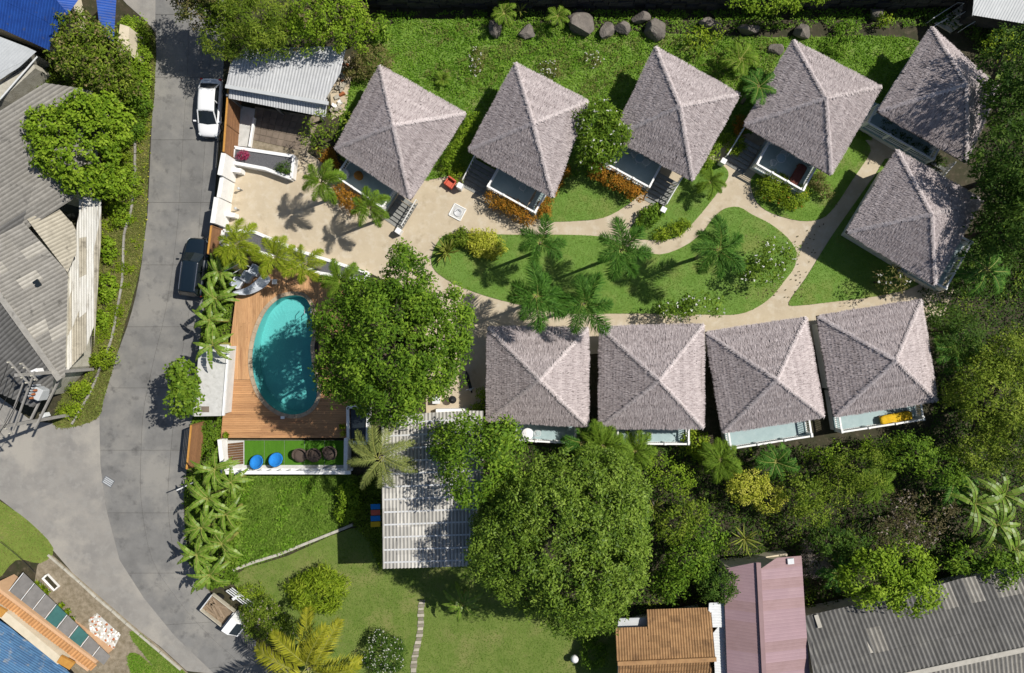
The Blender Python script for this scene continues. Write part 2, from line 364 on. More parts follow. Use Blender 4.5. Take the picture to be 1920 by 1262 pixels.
# ------------------------------------------------------------------ roofs of sheets
def plane_pts(px_list, ref):
    """picture points laid on the plane through three reference points (px, py, z)"""
    a, b, c = [P(*r) for r in ref]; n = (b - a).cross(c - a).normalized(); eye = Vector((0, 0, H)); out = []
    for x, y in px_list:
        d = P(x, y, 0) - eye; out.append(eye + d * ((a - eye).dot(n) / d.dot(n)))
    return out
def corrugated(parent, pts, rib, sw, sl, pitch, amp, m, name='sheet', alt=None, seed=1, lift=.012, saw=False):
    """a roof plane laid with corrugated sheets, each sheet its own part; rib = direction of the corrugation"""
    rng = random.Random(seed); n = Vector((0, 0, 0)); N = len(pts)
    for i in range(N): n += pts[i].cross(pts[(i + 1) % N])
    n.normalize()
    if n.z < 0: n = -n
    v = Vector(rib); v = (v - n * v.dot(n)).normalized(); u = v.cross(n).normalized(); o = pts[0]
    q = [((p - o).dot(u), (p - o).dot(v)) for p in pts]
    lo, hi = min(a for a, b in q), max(a for a, b in q); vlo, vhi = min(b for a, b in q), max(b for a, b in q)
    def span(x):
        r = []
        for i in range(N):
            (x0, y0), (x1, y1) = q[i], q[(i + 1) % N]
            if (x0 <= x) != (x1 <= x): r.append(y0 + (y1 - y0) * (x - x0) / (x1 - x0))
        return (min(r), max(r)) if len(r) >= 2 else None
    nc = max(1, round((hi - lo) / sw)); sw = (hi - lo) / nc; out = []
    for j in range(nc):
        u0, u1 = lo + j * sw, lo + (j + 1) * sw
        A_, B_ = span(u0 + .25 * sw), span(u0 + .75 * sw)
        A_, B_ = A_ or B_, B_ or A_
        if not A_: continue
        cl_ = lambda x: min(max(x, vlo), vhi)
        A = [cl_(p - .5 * (q_ - p)) for p, q_ in zip(A_, B_)]; B = [cl_(q_ + .5 * (q_ - p)) for p, q_ in zip(A_, B_)]
        if A[0] > A[1]: A = [sum(A) / 2] * 2
        if B[0] > B[1]: B = [sum(B) / 2] * 2
        k = max(1, round(max(A[1] - A[0], B[1] - B[0]) / sl)); ns = max(2, int(round(sw / pitch))) * 4
        for i in range(k):
            t0, t1 = i / k, (i + 1) / k
            mb = MB(); vv = []; dz = rng.uniform(0, .006)
            for t, zz in ((t0, lift + dz), (t1 + .012, dz)):
                for s_ in range(ns + 1):
                    f = s_ / ns; a = A[0] + (A[1] - A[0]) * t; b = B[0] + (B[1] - B[0]) * t
                    ph = (s_ % 4)
                    hh = (0, 1, 0, -1)[ph] * amp if not saw else (1, 0, 0, 0)[ph] * amp
                    vv.append(o + u * (u0 + (u1 - u0) * f * 1.004) + v * (a + (b - a) * f) + n * (zz + hh))
            mb.add(vv, [(s_, s_ + 1, s_ + ns + 2, s_ + ns + 1) for s_ in range(ns)])
            mm = m
            if alt and rng.random() < alt[1]: mm = alt[0]
            ob = mb.build(name, mm, parent, smooth=not saw); ga = ob.data.attributes.new('groove', 'FLOAT', 'POINT')
            pat = (.4, 0, .4, 1) if not saw else (0, .7, 1, .7)
            ga.data.foreach_set('value', [pat[s_ % 4] for s_ in range(ns + 1)] * 2); out.append(ob)
    return out
# ------------------------------------------------------------------ palette
mat('soil', (.055, .045, .028), (.03, .034, .014), 1.2, bump=.6, bscale=6, c3=(.10, .085, .055), s3=2.5, lo3=.55, hi3=.7)
mat('concrete_road', (.195, .192, .184), (.15, .148, .143), .7, .9, bump=.15, bscale=30, c3=(.245, .236, .216), s3=.22, lo3=.45, hi3=.6, rnd=.05, fine=.1, fscale=30, c4=(.105, .103, .10), s4=1.1, lo4=.55, hi4=.75)
mat('road_side', (.285, .27, .245), (.215, .207, .194), .5, .9, bump=.2, bscale=20, c3=(.27, .26, .24), s3=1.6, lo3=.5, hi3=.62, fine=.1, fscale=25, c4=(.33, .31, .275), s4=.3, lo4=.5, hi4=.65)
mat('road_joint', (.10, .095, .085), (.07, .066, .058), 8, .95)
mat('yard', (.50, .425, .31), (.43, .36, .26), .5, .9, bump=.12, bscale=25, c3=(.52, .46, .36), s3=1.5, lo3=.5, hi3=.7, fine=.07, fscale=40, c4=(.33, .27, .185), s4=.9, lo4=.58, hi4=.78)
mat('lawn', (.115, .215, .034), (.15, .25, .05), 1.2, .95, bump=.5, bscale=45, c3=(.19, .225, .06), s3=.45, lo3=.5, hi3=.72, fine=.28, fscale=32)
mat('meadow', (.10, .19, .025), (.16, .26, .045), .9, .95, bump=.8, bscale=14, c3=(.20, .21, .075), s3=.55, lo3=.52, hi3=.7, fine=.3, fscale=16)
mat('rough_turf', (.13, .19, .03), (.18, .23, .045), 1.1, .95, bump=.8, bscale=14, c3=(.17, .145, .07), s3=.8, lo3=.6, hi3=.75, fine=.3, fscale=18)
mat('dark_turf', (.11, .165, .03), (.15, .195, .045), .8, .95, bump=.6, bscale=25, c3=(.20, .205, .07), s3=.35, lo3=.5, hi3=.7, fine=.25, fscale=26)
mat('gravel_soil', (.30, .255, .19), (.18, .15, .10), 2.5, .95, bump=.8, bscale=18, fine=.25, fscale=26)
mat('white_paint', (.84, .84, .83), (.76, .76, .74), 1.6, .7, bump=.05, c3=(.5, .5, .47), s3=3.5, lo3=.62, hi3=.8)
mat('white_clean', (.78, .78, .78), rough=.55)
mat('white_metal', (.68, .70, .71), (.60, .62, .63), 3, .45)
mat('grey_slab', (.56, .56, .54), (.46, .46, .44), 3, .9, bump=.1, c3=(.34, .33, .30), s3=2, lo3=.6, hi3=.75, fine=.08)
mat('deck_wood', (.50, .275, .13), (.42, .22, .10), 3, .65, stretch=(.6, 6, 1), rnd=.13, fine=.1, fscale=25, c3=(.30, .15, .075), s3=.5, lo3=.52, hi3=.7)
mat('deck_wood_v', (.54, .315, .16), (.45, .25, .12), 3, .65, stretch=(6, .6, 1), rnd=.13, fine=.1, fscale=25, c3=(.31, .16, .08), s3=.5, lo3=.55, hi3=.7)
mat('coping', (.42, .33, .235), (.34, .265, .185), 4, .8, rnd=.12, fine=.08)
mat('dark_underside', (.045, .036, .028), rough=.95)
mat('fence_wood', (.27, .14, .065), (.20, .10, .05), 4, .7, stretch=(1, 1, 5), rnd=.14, fine=.1)
mat('fence_rail', (.52, .27, .06), (.44, .21, .05), 5, .6)
mat('thatch_base', (.13, .11, .105), (.09, .076, .072), 8, .95)
mat('wall_white', (.66, .66, .64), (.58, .58, .56), 2, .8)
mat('veranda_blue', (.33, .43, .44), (.29, .385, .40), 2.2, .6, fine=.04, c3=(.37, .46, .47), s3=1, lo3=.5, hi3=.7)
mat('step_wood', (.25, .255, .24), (.19, .19, .18), 4, .8, stretch=(1, 1, 1), rnd=.12, fine=.1)
mat('door_wood', (.22, .12, .06), (.17, .09, .045), 5, .6)
mat('glass_dark', (.015, .02, .024), rough=.08, spec=.6)
mat('black_rubber', (.015, .015, .016), rough=.8)
mat('car_white', (.80, .81, .82), rough=.32, spec=.5, coat=.6)
mat('car_navy', (.006, .013, .021), rough=.28, spec=.5, coat=.7)
mat('chrome', (.6, .6, .62), rough=.25, metal=.9)
mat('red_lamp', (.45, .02, .015), rough=.25)
mat('head_lamp', (.55, .58, .6), rough=.15, spec=.6)
mat('fibre_grey', (.33, .315, .285), (.25, .238, .215), 2.2, .92, groove=0.5, rnd=.10, fine=.12, fscale=18, c3=(.28, .265, .235), s3=.7, lo3=.52, hi3=.7, c4=(.10, .095, .085), s4=1.8, lo4=.6, hi4=.76)
mat('fibre_dark', (.19, .186, .178), (.145, .142, .136), 2.2, .92, groove=0.6, rnd=.10, fine=.12, fscale=18, c3=(.21, .205, .19), s3=.7, lo3=.52, hi3=.7)
mat('fibre_pale', (.46, .435, .385), (.38, .36, .315), 3, .92, groove=0.5, fine=.08, rnd=.06)
mat('fibre_cream', (.50, .46, .37), (.40, .365, .29), 2, .92, groove=0.45, rnd=.07, fine=.1, c3=(.22, .20, .16), s3=1.6, lo3=.55, hi3=.72)
mat('zinc_white', (.70, .69, .65), (.58, .565, .51), 1.5, .75, groove=0.35, rnd=.1, fine=.1, stretch=(4, .6, 1), c3=(.26, .23, .18), s3=.9, lo3=.55, hi3=.75)
mat('zinc_grey', (.58, .59, .60), (.50, .51, .52), 2, .55, groove=0.3, rnd=.05, fine=.06, c3=(.40, .39, .375), s3=1.2, lo3=.58, hi3=.75)
mat('zinc_light', (.50, .52, .53), (.44, .46, .47), 2, .5, rnd=.05, fine=.05)
mat('shed_roof', (.60, .58, .53), (.47, .455, .42), 1.2, .8, groove=0.55, rnd=.22, fine=.1, stretch=(3, .5, 1), c3=(.34, .33, .31), s3=1.5, lo3=.55, hi3=.72)
mat('blue_tin', (.025, .095, .40), (.02, .07, .31), 1.6, .5, groove=0.25, rnd=.08, fine=.1, c3=(.10, .11, .14), s3=2.2, lo3=.6, hi3=.74)
mat('blue_faded', (.10, .225, .39), (.075, .165, .31), 2, .6, groove=0.4, rnd=.1, fine=.12, c3=(.30, .32, .33), s3=1.8, lo3=.56, hi3=.72)
mat('pink_tin', (.32, .215, .235), (.295, .20, .22), 1, .6, rnd=.03, fine=.04, c3=(.34, .235, .25), s3=.6, lo3=.5, hi3=.7)
mat('pink_rust', (.30, .20, .205), (.27, .178, .18), 1.5, .65, rnd=.04, fine=.05)
mat('brown_tile', (.38, .225, .105), (.30, .17, .08), 3, .85, groove=0.5, rnd=.16, fine=.12, c3=(.19, .11, .055), s3=1.1, lo3=.55, hi3=.72)
mat('orange_tile', (.56, .30, .13), (.48, .245, .10), 3, .8, groove=0.4, rnd=.1, fine=.08)
mat('peach_wall', (.62, .40, .24), (.55, .35, .21), 2, .8)
mat('cream_wall', (.66, .58, .44), (.58, .51, .38), 2, .85)
mat('awning_grey', (.20, .19, .18), (.155, .148, .14), 2, .6, stretch=(1, 1, 1), rnd=.08, fine=.06)
mat('awning_green', (.045, .14, .13), (.035, .11, .105), 2, .6, fine=.06)
mat('turf_carpet', (.07, .19, .012), (.055, .155, .01), 2, .95, fine=.1, stretch=(4, .5, 1), bump=.3, bscale=50)
mat('blue_fabric', (.02, .22, .62), (.016, .18, .52), 6, .9, bump=.2, bscale=25)
mat('wicker', (.115, .085, .068), (.075, .055, .045), 30, .8, bump=.5, bscale=60, stretch=(1, 3, 1))
mat('light_fabric', (.62, .65, .70), (.52, .55, .60), 4, .9, bump=.15, bscale=12)
mat('grey_fabric', (.36, .40, .45), (.31, .35, .40), 5, .9)
mat('yellow_fabric', (.66, .43, .02), (.54, .33, .012), 3, .85, bump=.4, bscale=8, fine=.1, fscale=8)
mat('coral_paint', (.60, .12, .07), (.52, .10, .06), 5, .6)
mat('rattan_orange', (.42, .20, .045), (.33, .15, .03), 14, .8, bump=.4, bscale=40)
mat('brown_fabric', (.16, .055, .04), (.12, .04, .03), 5, .85)
mat('terracotta', (.42, .15, .06), (.35, .12, .05), 5, .85)
mat('gravel_grey', (.15, .15, .16), (.10, .10, .108), 12, .95, bump=.9, bscale=45, fine=.3, fscale=40)
mat('paver_brown', (.20, .16, .125), (.15, .12, .095), 2, .9, rnd=.12, fine=.12)
mat('rock', (.19, .168, .147), (.115, .103, .092), 1.6, .92, bump=.8, bscale=7, c3=(.20, .19, .16), s3=3, lo3=.55, hi3=.7, fine=.15, fscale=12)
mat('stone_wall', (.075, .07, .064), (.05, .047, .043), 2, .95, bump=.7, bscale=9, rnd=.3, fine=.15)
mat('stepping', (.44, .40, .33), (.36, .33, .27), 4, .9, rnd=.12, fine=.1)
mat('stepping_dark', (.24, .215, .17), (.19, .17, .13), 4, .9, rnd=.12, fine=.1)
mat('low_wall', (.48, .46, .40), (.36, .34, .28), 2.5, .9, fine=.12, bump=.3, bscale=15)
mat('bark', (.11, .085, .06), (.075, .06, .042), 6, .95, bump=.5, bscale=18, stretch=(1, 1, .3))
mat('palm_bark', (.21, .19, .15), (.15, .135, .105), 7, .9, bump=.4, bscale=10, stretch=(1, 1, 4))
mat('pole_concrete', (.30, .29, .27), (.24, .23, .215), 3, .9, fine=.08)
mat('steel_grey', (.25, .26, .27), rough=.5, metal=.6)
mat('rust_bar', (.20, .12, .075), (.15, .085, .05), 6, .8)
mat('cable_black', (.02, .02, .02), rough=.7)
mat('old_timber', (.30, .225, .155), (.20, .15, .10), 3, .9, stretch=(1, 4, 1), rnd=.2, fine=.12)
mat('tank_mesh', (.045, .05, .05), (.07, .075, .07), 20, .85, bump=.4, bscale=40)
mat('blue_tank', (.01, .07, .28), (.01, .055, .22), 3, .5)
mat('frond_rib', (.30, .30, .08), (.24, .25, .06), 6, .6)
mat('plank_dark', (.14, .075, .035), (.10, .05, .025), 4, .7, stretch=(5, 1, 1), rnd=.15)
mat('flower_tint', (.7, .7, .66), rough=.8)
# pool
mat('pool_tile', (.30, .64, .61), (.25, .57, .55), 14, .5, fine=.12, fscale=22)
def water_mat():
    m = bpy.data.materials.new('pool_water'); m.use_nodes = True; nt = m.node_tree; L = nt.links.new
    for n in list(nt.nodes):
        if n.type == 'BSDF_PRINCIPLED': nt.nodes.remove(n)
    out = nt.nodes['Material Output']; tr = _n(nt, 'ShaderNodeBsdfTransparent'); gl = _n(nt, 'ShaderNodeBsdfGlossy'); fr = _n(nt, 'ShaderNodeFresnel')
    tr.inputs[0].default_value = (.66, .92, .93, 1); gl.inputs['Roughness'].default_value = .03; fr.inputs[0].default_value = 1.33
    tc = _n(nt, 'ShaderNodeTexCoord'); no = _n(nt, 'ShaderNodeTexNoise'); bu = _n(nt, 'ShaderNodeBump'); L(tc.outputs['Object'], no.inputs['Vector'])
    no.inputs['Scale'].default_value = 4; no.inputs['Detail'].default_value = 3; bu.inputs['Strength'].default_value = .12; bu.inputs['Distance'].default_value = .04
    L(no.outputs[0], bu.inputs['Height']); L(bu.outputs[0], gl.inputs['Normal']); L(bu.outputs[0], fr.inputs['Normal'])
    mx = _n(nt, 'ShaderNodeMixShader'); L(fr.outputs[0], mx.inputs[0]); L(tr.outputs[0], mx.inputs[1]); L(gl.outputs[0], mx.inputs[2]); L(mx.outputs[0], out.inputs[0])
    MATS['pool_water'] = m
water_mat()
# leaves
leafmat('lf_thatch', (.25, .214, .212), (.44, .385, .384), (.62, .558, .556), .9, 0, .1)
leafmat('lf_thatch_pale', (.46, .40, .395), (.60, .535, .53), (.72, .66, .65), .9, 0, .1)
leafmat('lf_mango', (.04, .09, .008), (.105, .20, .014), (.235, .35, .035))
leafmat('lf_round', (.05, .105, .008), (.115, .20, .014), (.23, .33, .04))
leafmat('lf_dome', (.05, .10, .010), (.12, .20, .018), (.24, .34, .05), .5, .22, .18)
leafmat('lf_bright', (.08, .155, .008), (.175, .285, .016), (.30, .41, .04))
leafmat('lf_olive', (.05, .092, .008), (.125, .195, .014), (.25, .31, .04))
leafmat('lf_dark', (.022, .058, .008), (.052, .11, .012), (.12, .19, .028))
leafmat('lf_lime', (.09, .15, .008), (.19, .28, .014), (.32, .40, .035))
leafmat('lf_orange', (.14, .10, .012), (.33, .165, .018), (.52, .22, .028))
leafmat('lf_yellow', (.20, .24, .02), (.40, .43, .04), (.62, .60, .12))
leafmat('lf_pinkish', (.07, .095, .018), (.135, .145, .035), (.30, .225, .115))
leafmat('lf_brown', (.075, .06, .028), (.125, .11, .045), (.21, .175, .09))
leafmat('lf_grass', (.07, .14, .012), (.125, .22, .025), (.20, .29, .055), .7, .15)
leafmat('lf_meadow', (.06, .15, .008), (.13, .26, .018), (.25, .36, .06), .7, .2)
leafmat('lf_dry', (.09, .11, .025), (.15, .165, .04), (.26, .235, .09), .8, .15)
leafmat('lf_palm', (.06, .125, .010), (.13, .225, .018), (.25, .34, .045))
leafmat('lf_silver', (.11, .14, .04), (.20, .24, .06), (.34, .37, .13))
leafmat('lf_palm_deep', (.02, .075, .008), (.055, .15, .016), (.14, .27, .045))
leafmat('lf_palm_gold', (.10, .16, .008), (.23, .30, .016), (.42, .44, .05))
leafmat('lf_coconut', (.15, .17, .012), (.28, .29, .02), (.46, .43, .05))
leafmat('lf_olive_light', (.06, .105, .010), (.155, .225, .018), (.29, .35, .05))
leafmat('lf_banana', (.08, .155, .014), (.16, .27, .026), (.28, .39, .07), .42, .28, .4)
leafmat('lf_white', (.5, .5, .44), (.7, .7, .64), (.82, .82, .78), .8, .2)
leafmat('lf_magenta', (.20, .015, .05), (.32, .03, .09), (.42, .07, .15), .7, .2)
leafmat('lf_twig', (.16, .13, .11), (.25, .21, .18), (.36, .31, .27), .9, 0)

# ------------------------------------------------------------------ ground, road, paths, lawns
POOL = smooth_poly([(549, 553), (572, 558), (585, 578), (590, 602), (587, 628), (583, 650), (586, 680), (592, 705), (596, 732), (590, 756), (574, 772),
                    (552, 778), (528, 774), (505, 760), (486, 736), (475, 706), (472, 672), (476, 640), (485, 610), (500, 581), (523, 560)], 4)
ZD, ZW = 0.5, 0.36
pool_w = [P(x, y, ZD) for x, y in POOL]
def flat(name, outer, holes, z, m, skirt=0.0):
    loops = [[Vector((p[0], p[1], 0)) for p in outer]] + [[Vector((p[0], p[1], 0)) for p in h] for h in holes]
    tri = tessellate_polygon(loops); vs = [Vector((p.x, p.y, z)) for l in loops for p in l]
    mb = MB(); mb.add(vs, [tuple(t) for t in tri]); me = mb.mesh(name)
    if me.polygons and sum(p.normal.z * p.area for p in me.polygons) < 0: me.flip_normals()
    return link(name, me, m)
kind(flat('ground', [(-160, -160), (160, -160), (160, 160), (-160, 160)], [[(p.x, p.y) for p in pool_w]], 0.0, 'soil'), 'structure')

# road: concrete slabs laid in three lanes along the street, and the side street
ROAD_L = [(283, -90), (290, 0), (293, 110), (286, 210), (277, 400), (272, 440), (262, 520), (243, 600), (221, 660), (203, 715), (186, 775), (186, 870), (196, 950), (222, 1050), (268, 1120), (325, 1190), (400, 1262), (470, 1330)]
ROAD_R = [(428, -90), (424, 0), (420, 110), (415, 210), (400, 400), (398, 440), (388, 520), (380, 600), (372, 660), (367, 715), (362, 775), (352, 870), (345, 950), (358, 1050), (400, 1118), (455, 1180), (540, 1252), (610, 1330)]
rd = MB(); cl = smooth_poly(ROAD_L, 3, False); cr_ = smooth_poly(ROAD_R, 3, False)
rd.slab(PP(cl, .012) + PP(cr_[::-1], .012), .05)
road = struct('road', rd, 'road_joint')
def arclen(pts):
    r = [0]
    for a, b in zip(pts, pts[1:]): r.append(r[-1] + (b - a).length)
    return r
LW, RW = PP(cl), PP(cr_); mid = [(a + b) / 2 for a, b in zip(LW, RW)]; al = arclen(mid)
def road_at(s_, f):
    for i in range(len(al) - 1):
        if al[i + 1] >= s_ or i == len(al) - 2:
            t = (s_ - al[i]) / (al[i + 1] - al[i]); return LW[i].lerp(LW[i + 1], t).lerp(RW[i].lerp(RW[i + 1], t), f)
s0 = 0.0
while s0 < al[-1] - .5:
    s1 = min(s0 + 4.9, al[-1])
    for f0, f1 in ((0.0, .47), (.47, .80), (.80, 1.0)):
        g = .012; K = 4; a = [road_at(s0 + g + (s1 - s0 - 2 * g) * i / K, f0 + .0018) for i in range(K + 1)]; b = [road_at(s0 + g + (s1 - s0 - 2 * g) * i / K, f1 - .0018) for i in range(K + 1)]
        mb = MB(); mb.slab([p + Vector((0, 0, .035)) for p in a] + [p + Vector((0, 0, .035)) for p in b[::-1]], .03)
        mb.build('slab', 'concrete_road', road)
    s0 = s1
dw = MB(); dw.slab(PP([(205, -80), (292, -80), (291, 60), (272, 38), (238, 8), (222, -10)], .04), .05); struct('driveway', dw, 'road_side')
side = MB(); side.slab(PP([(-80, 720), (0, 745), (60, 790), (133, 797), (186, 772), (188, 870), (198, 950), (224, 1050), (270, 1122), (327, 1192), (402, 1264), (350, 1258), (300, 1212), (243, 1169), (160, 1102), (97, 1029), (50, 975), (0, 936), (-80, 880)], .042), .05)
struct('side_road', side, 'road_side')
cov = thing('drain_grate', 'grey rectangular drain grate set into the concrete junction', 'drain grate', P(203, 903))
MB().box(P(203, 903, .05), (.85, .62, .03), -.55).build('frame', 'steel_grey', cov)
for i in range(4): MB().box(P(203, 903, .068) + Matrix.Rotation(-.55, 3, 'Z') @ Vector((0, -.21 + i * .14, 0)), (.72, .07, .02), -.55).build('bar', 'zinc_light', cov)

# paved yard and garden paths with lawn islands on top
YARD = [(420, 300), (560, 275), (640, 330), (780, 340), (880, 300), (1000, 330), (1240, 300), (1360, 250), (1450, 200), (1600, 200), (1622, 262), (1632, 249), (1652, 246), (1670, 258), (1680, 290), (1740, 420), (1790, 540), (1770, 590), (1640, 640), (1330, 660), (1140, 660), (915, 690), (900, 780), (800, 790), (790, 560), (690, 510), (560, 470), (410, 428), (412, 360)]
yd = MB(); yd.slab(PP(YARD, .03), .04); struct('paved_yard', yd, 'yard')
def lawn(name, pts, m, n, seed, gm='lf_grass', hmin=.04, hmax=.10, wd=.035, z=.07, lbl=None, patch=0, sm=3, lean=.9):
    pts = smooth_poly(pts, sm); mb = MB(); mb.slab(PP(pts, z), z + .02); o = struct(name, mb, m)
    if n: grass('grass', lbl, pts, n, gm, hmin, hmax, wd, seed, z, patch, parent=o, lean=lean)
    return o
lawn('lawn', [(812, 502), (809, 482), (822, 452), (850, 438), (960, 440), (1060, 440), (1130, 444), (1162, 456), (1187, 466), (1237, 477), (1282, 462), (1315, 438), (1335, 412), (1357, 392), (1385, 388), (1410, 402), (1445, 420), (1476, 445), (1492, 470), (1490, 500), (1470, 528), (1448, 555), (1420, 576), (1385, 589), (1330, 590), (1230, 588), (1130, 588), (1050, 587), (960, 568), (905, 553), (860, 536), (828, 518)], 'lawn', 26000, 11, lbl='short mown grass on the central palm lawn')
lawn('lawn', [(1018, 414), (1085, 414), (1132, 408), (1168, 390), (1196, 368), (1212, 350), (1160, 330), (1090, 320), (1040, 345), (1010, 390)], 'lawn', 5000, 12, lbl='short mown grass before the second veranda')
lawn('lawn', [(1190, 446), (1180, 432), (1196, 410), (1222, 388), (1246, 362), (1262, 350), (1290, 325), (1330, 300), (1358, 312), (1366, 330), (1350, 355), (1325, 388), (1302, 415), (1280, 438), (1258, 448), (1222, 450)], 'lawn', 5000, 13, lbl='short grass of the bed between the two garden paths')
lawn('lawn', [(1412, 330), (1409, 352), (1420, 380), (1448, 400), (1500, 414), (1540, 410), (1565, 388), (1600, 335), (1632, 285), (1622, 262), (1600, 230), (1540, 260), (1450, 300)], 'meadow', 6000, 14, 'lf_meadow', lbl='grass along the path beside the fourth bungalow')
lawn('lawn', [(1672, 296), (1640, 330), (1600, 385), (1555, 450), (1512, 520), (1479, 567), (1496, 573), (1560, 566), (1640, 556), (1722, 534), (1745, 480), (1730, 380)], 'lawn', 12000, 15, 'lf_meadow', lbl='grass triangle below the sixth bungalow')
lawn('meadow', [(640, 300), (648, 190), (690, 95), (745, 42), (850, 36), (1000, 42), (1200, 60), (1450, 70), (1700, 70), (1745, 120), (1700, 200), (1632, 262), (1560, 250), (1400, 250), (1300, 290), (1200, 290), (1100, 330), (960, 330), (890, 330), (840, 330), (760, 340)], 'meadow', 52000, 16, 'lf_meadow', .10, .28, .07, .05, 'lush unmown grass behind the upper bungalows', lean=1.0)
lawn('field', [(455, 892), (560, 888), (668, 892), (676, 950), (648, 985), (600, 1010), (540, 1034), (452, 1066), (425, 1050), (440, 980)], 'rough_turf', 30000, 17, 'lf_grass', .12, .3, .06, .05, 'rough weedy grass below the pool terrace', lean=1.0)
lawn('lawn', [(440, 1078), (540, 1042), (655, 992), (720, 1000), (900, 1060), (1000, 1140), (1100, 1170), (1165, 1175), (1165, 1300), (620, 1300), (560, 1240), (470, 1140)], 'dark_turf', 30000, 18, 'lf_grass', .05, .12, .04, .05, 'mown grass of the bottom garden', lean=.9)
lawn('verge', [(262, 40), (290, 70), (289, 180), (280, 260), (274, 400), (266, 480), (252, 545), (232, 615), (212, 690), (194, 750), (184, 782), (140, 800), (100, 796), (120, 740), (165, 700), (178, 640), (185, 500), (196, 380), (225, 300), (245, 180), (240, 90)], 'rough_turf', 30000, 19, 'lf_dry', .10, .26, .06, .05, 'ragged yellowish weeds on the roadside verge', lean=1.0)
lawn('verge', [(-60, 900), (0, 940), (52, 976), (100, 1028), (76, 1056), (30, 1050), (-10, 1090), (-60, 1080)], 'rough_turf', 5000, 20, 'lf_dry', .06, .15, .05, .055, 'patchy grass at the corner of the side street', patch=.2)
lawn('verge', [(243, 1190), (262, 1186), (300, 1222), (345, 1258), (380, 1300), (330, 1300), (280, 1240)], 'rough_turf', 3000, 21, 'lf_grass', .08, .16, .05, .055, 'green grass strip at the bottom kerb')
lawn('verge', [(240, 1228), (262, 1228), (300, 1270), (260, 1290), (246, 1262)], 'rough_turf', 1500, 22, 'lf_meadow', .1, .2, .05, .055, 'weeds beside the corner house')
# kerb stones along the verge
kerb = thing('roadside_kerb', 'weathered concrete drain kerb running through the left verge', 'kerb', P(225, 560))
KL = smooth_poly([(268, 95), (258, 140), (254, 200), (253, 330), (245, 400), (233, 440), (230, 520), (220, 580), (208, 640), (188, 690), (172, 730), (150, 770), (135, 795)], 3, False)
for a, b in zip(KL, KL[1:]):
    A, B = P(*a, .12), P(*b, .12); d = (B - A) * .015
    MB().bar(A + d, B - d, .15, .14).build('kerb_stone', 'fibre_grey', kerb)
kb2 = thing('gutter_kerb', 'pale kerb line along the corner house forecourt', 'kerb', P(165, 1090))
KL = [(90, 1040), (120, 1066), (150, 1092), (180, 1120), (210, 1145), (236, 1168), (262, 1190), (300, 1222), (340, 1256)]
for a, b in zip(KL, KL[1:]):
    A, B = P(*a, .08), P(*b, .08); d = (B - A) * .012; MB().bar(A + d, B - d, .16, .14).build('kerb_stone', 'low_wall', kb2)
fc = MB(); fc.slab(PP([(70, 1060), (92, 1036), (246, 1170), (300, 1214), (352, 1262), (380, 1300), (230, 1300), (150, 1300), (60, 1120)], .05), .07); struct('forecourt', fc, 'gravel_soil')

# retaining wall of rough blocks at the top
rw = thing('retaining_wall', 'dark rough stone retaining wall along the top of the meadow', 'wall', P(1240, 8))
rng = random.Random(5); x0, x1 = P(690, 10).x, P(1800, 10).x; y0 = P(0, 10).y
MB().box(((x0 + x1) / 2, y0 + .75, 1.2), (x1 - x0, 1.0, 2.4)).build('core', 'dark_underside', rw)
blk = []
for i in range(5):
    mb = MB(); r = random.Random(i); mb.box((0, 0, 0), (1, .5, 1)); mb.v = [tuple(c + r.uniform(-.07, .07) for c in v) for v in mb.v]; blk.append(mb.mesh('block'))
for me in blk: me.materials.append(MATS['stone_wall'])
for row in range(5):
    x = x0
    while x < x1:
        bw = rng.uniform(.7, 1.25); o = bpy.data.objects.new('block', rng.choice(blk)); COL.objects.link(o); o.parent = rw
        o.location = Vector((x + bw / 2, y0 + rng.uniform(-.08, .08), .25 + row * .5)) - WORLD[rw.name]; o.scale = (bw * .96, 1, .48); x += bw
fp = MB(); fp.slab(PP([(670, -80), (1850, -80), (1850, -8), (690, -8)], 2.45), .3); struct('upper_terrace', fp, 'soil')
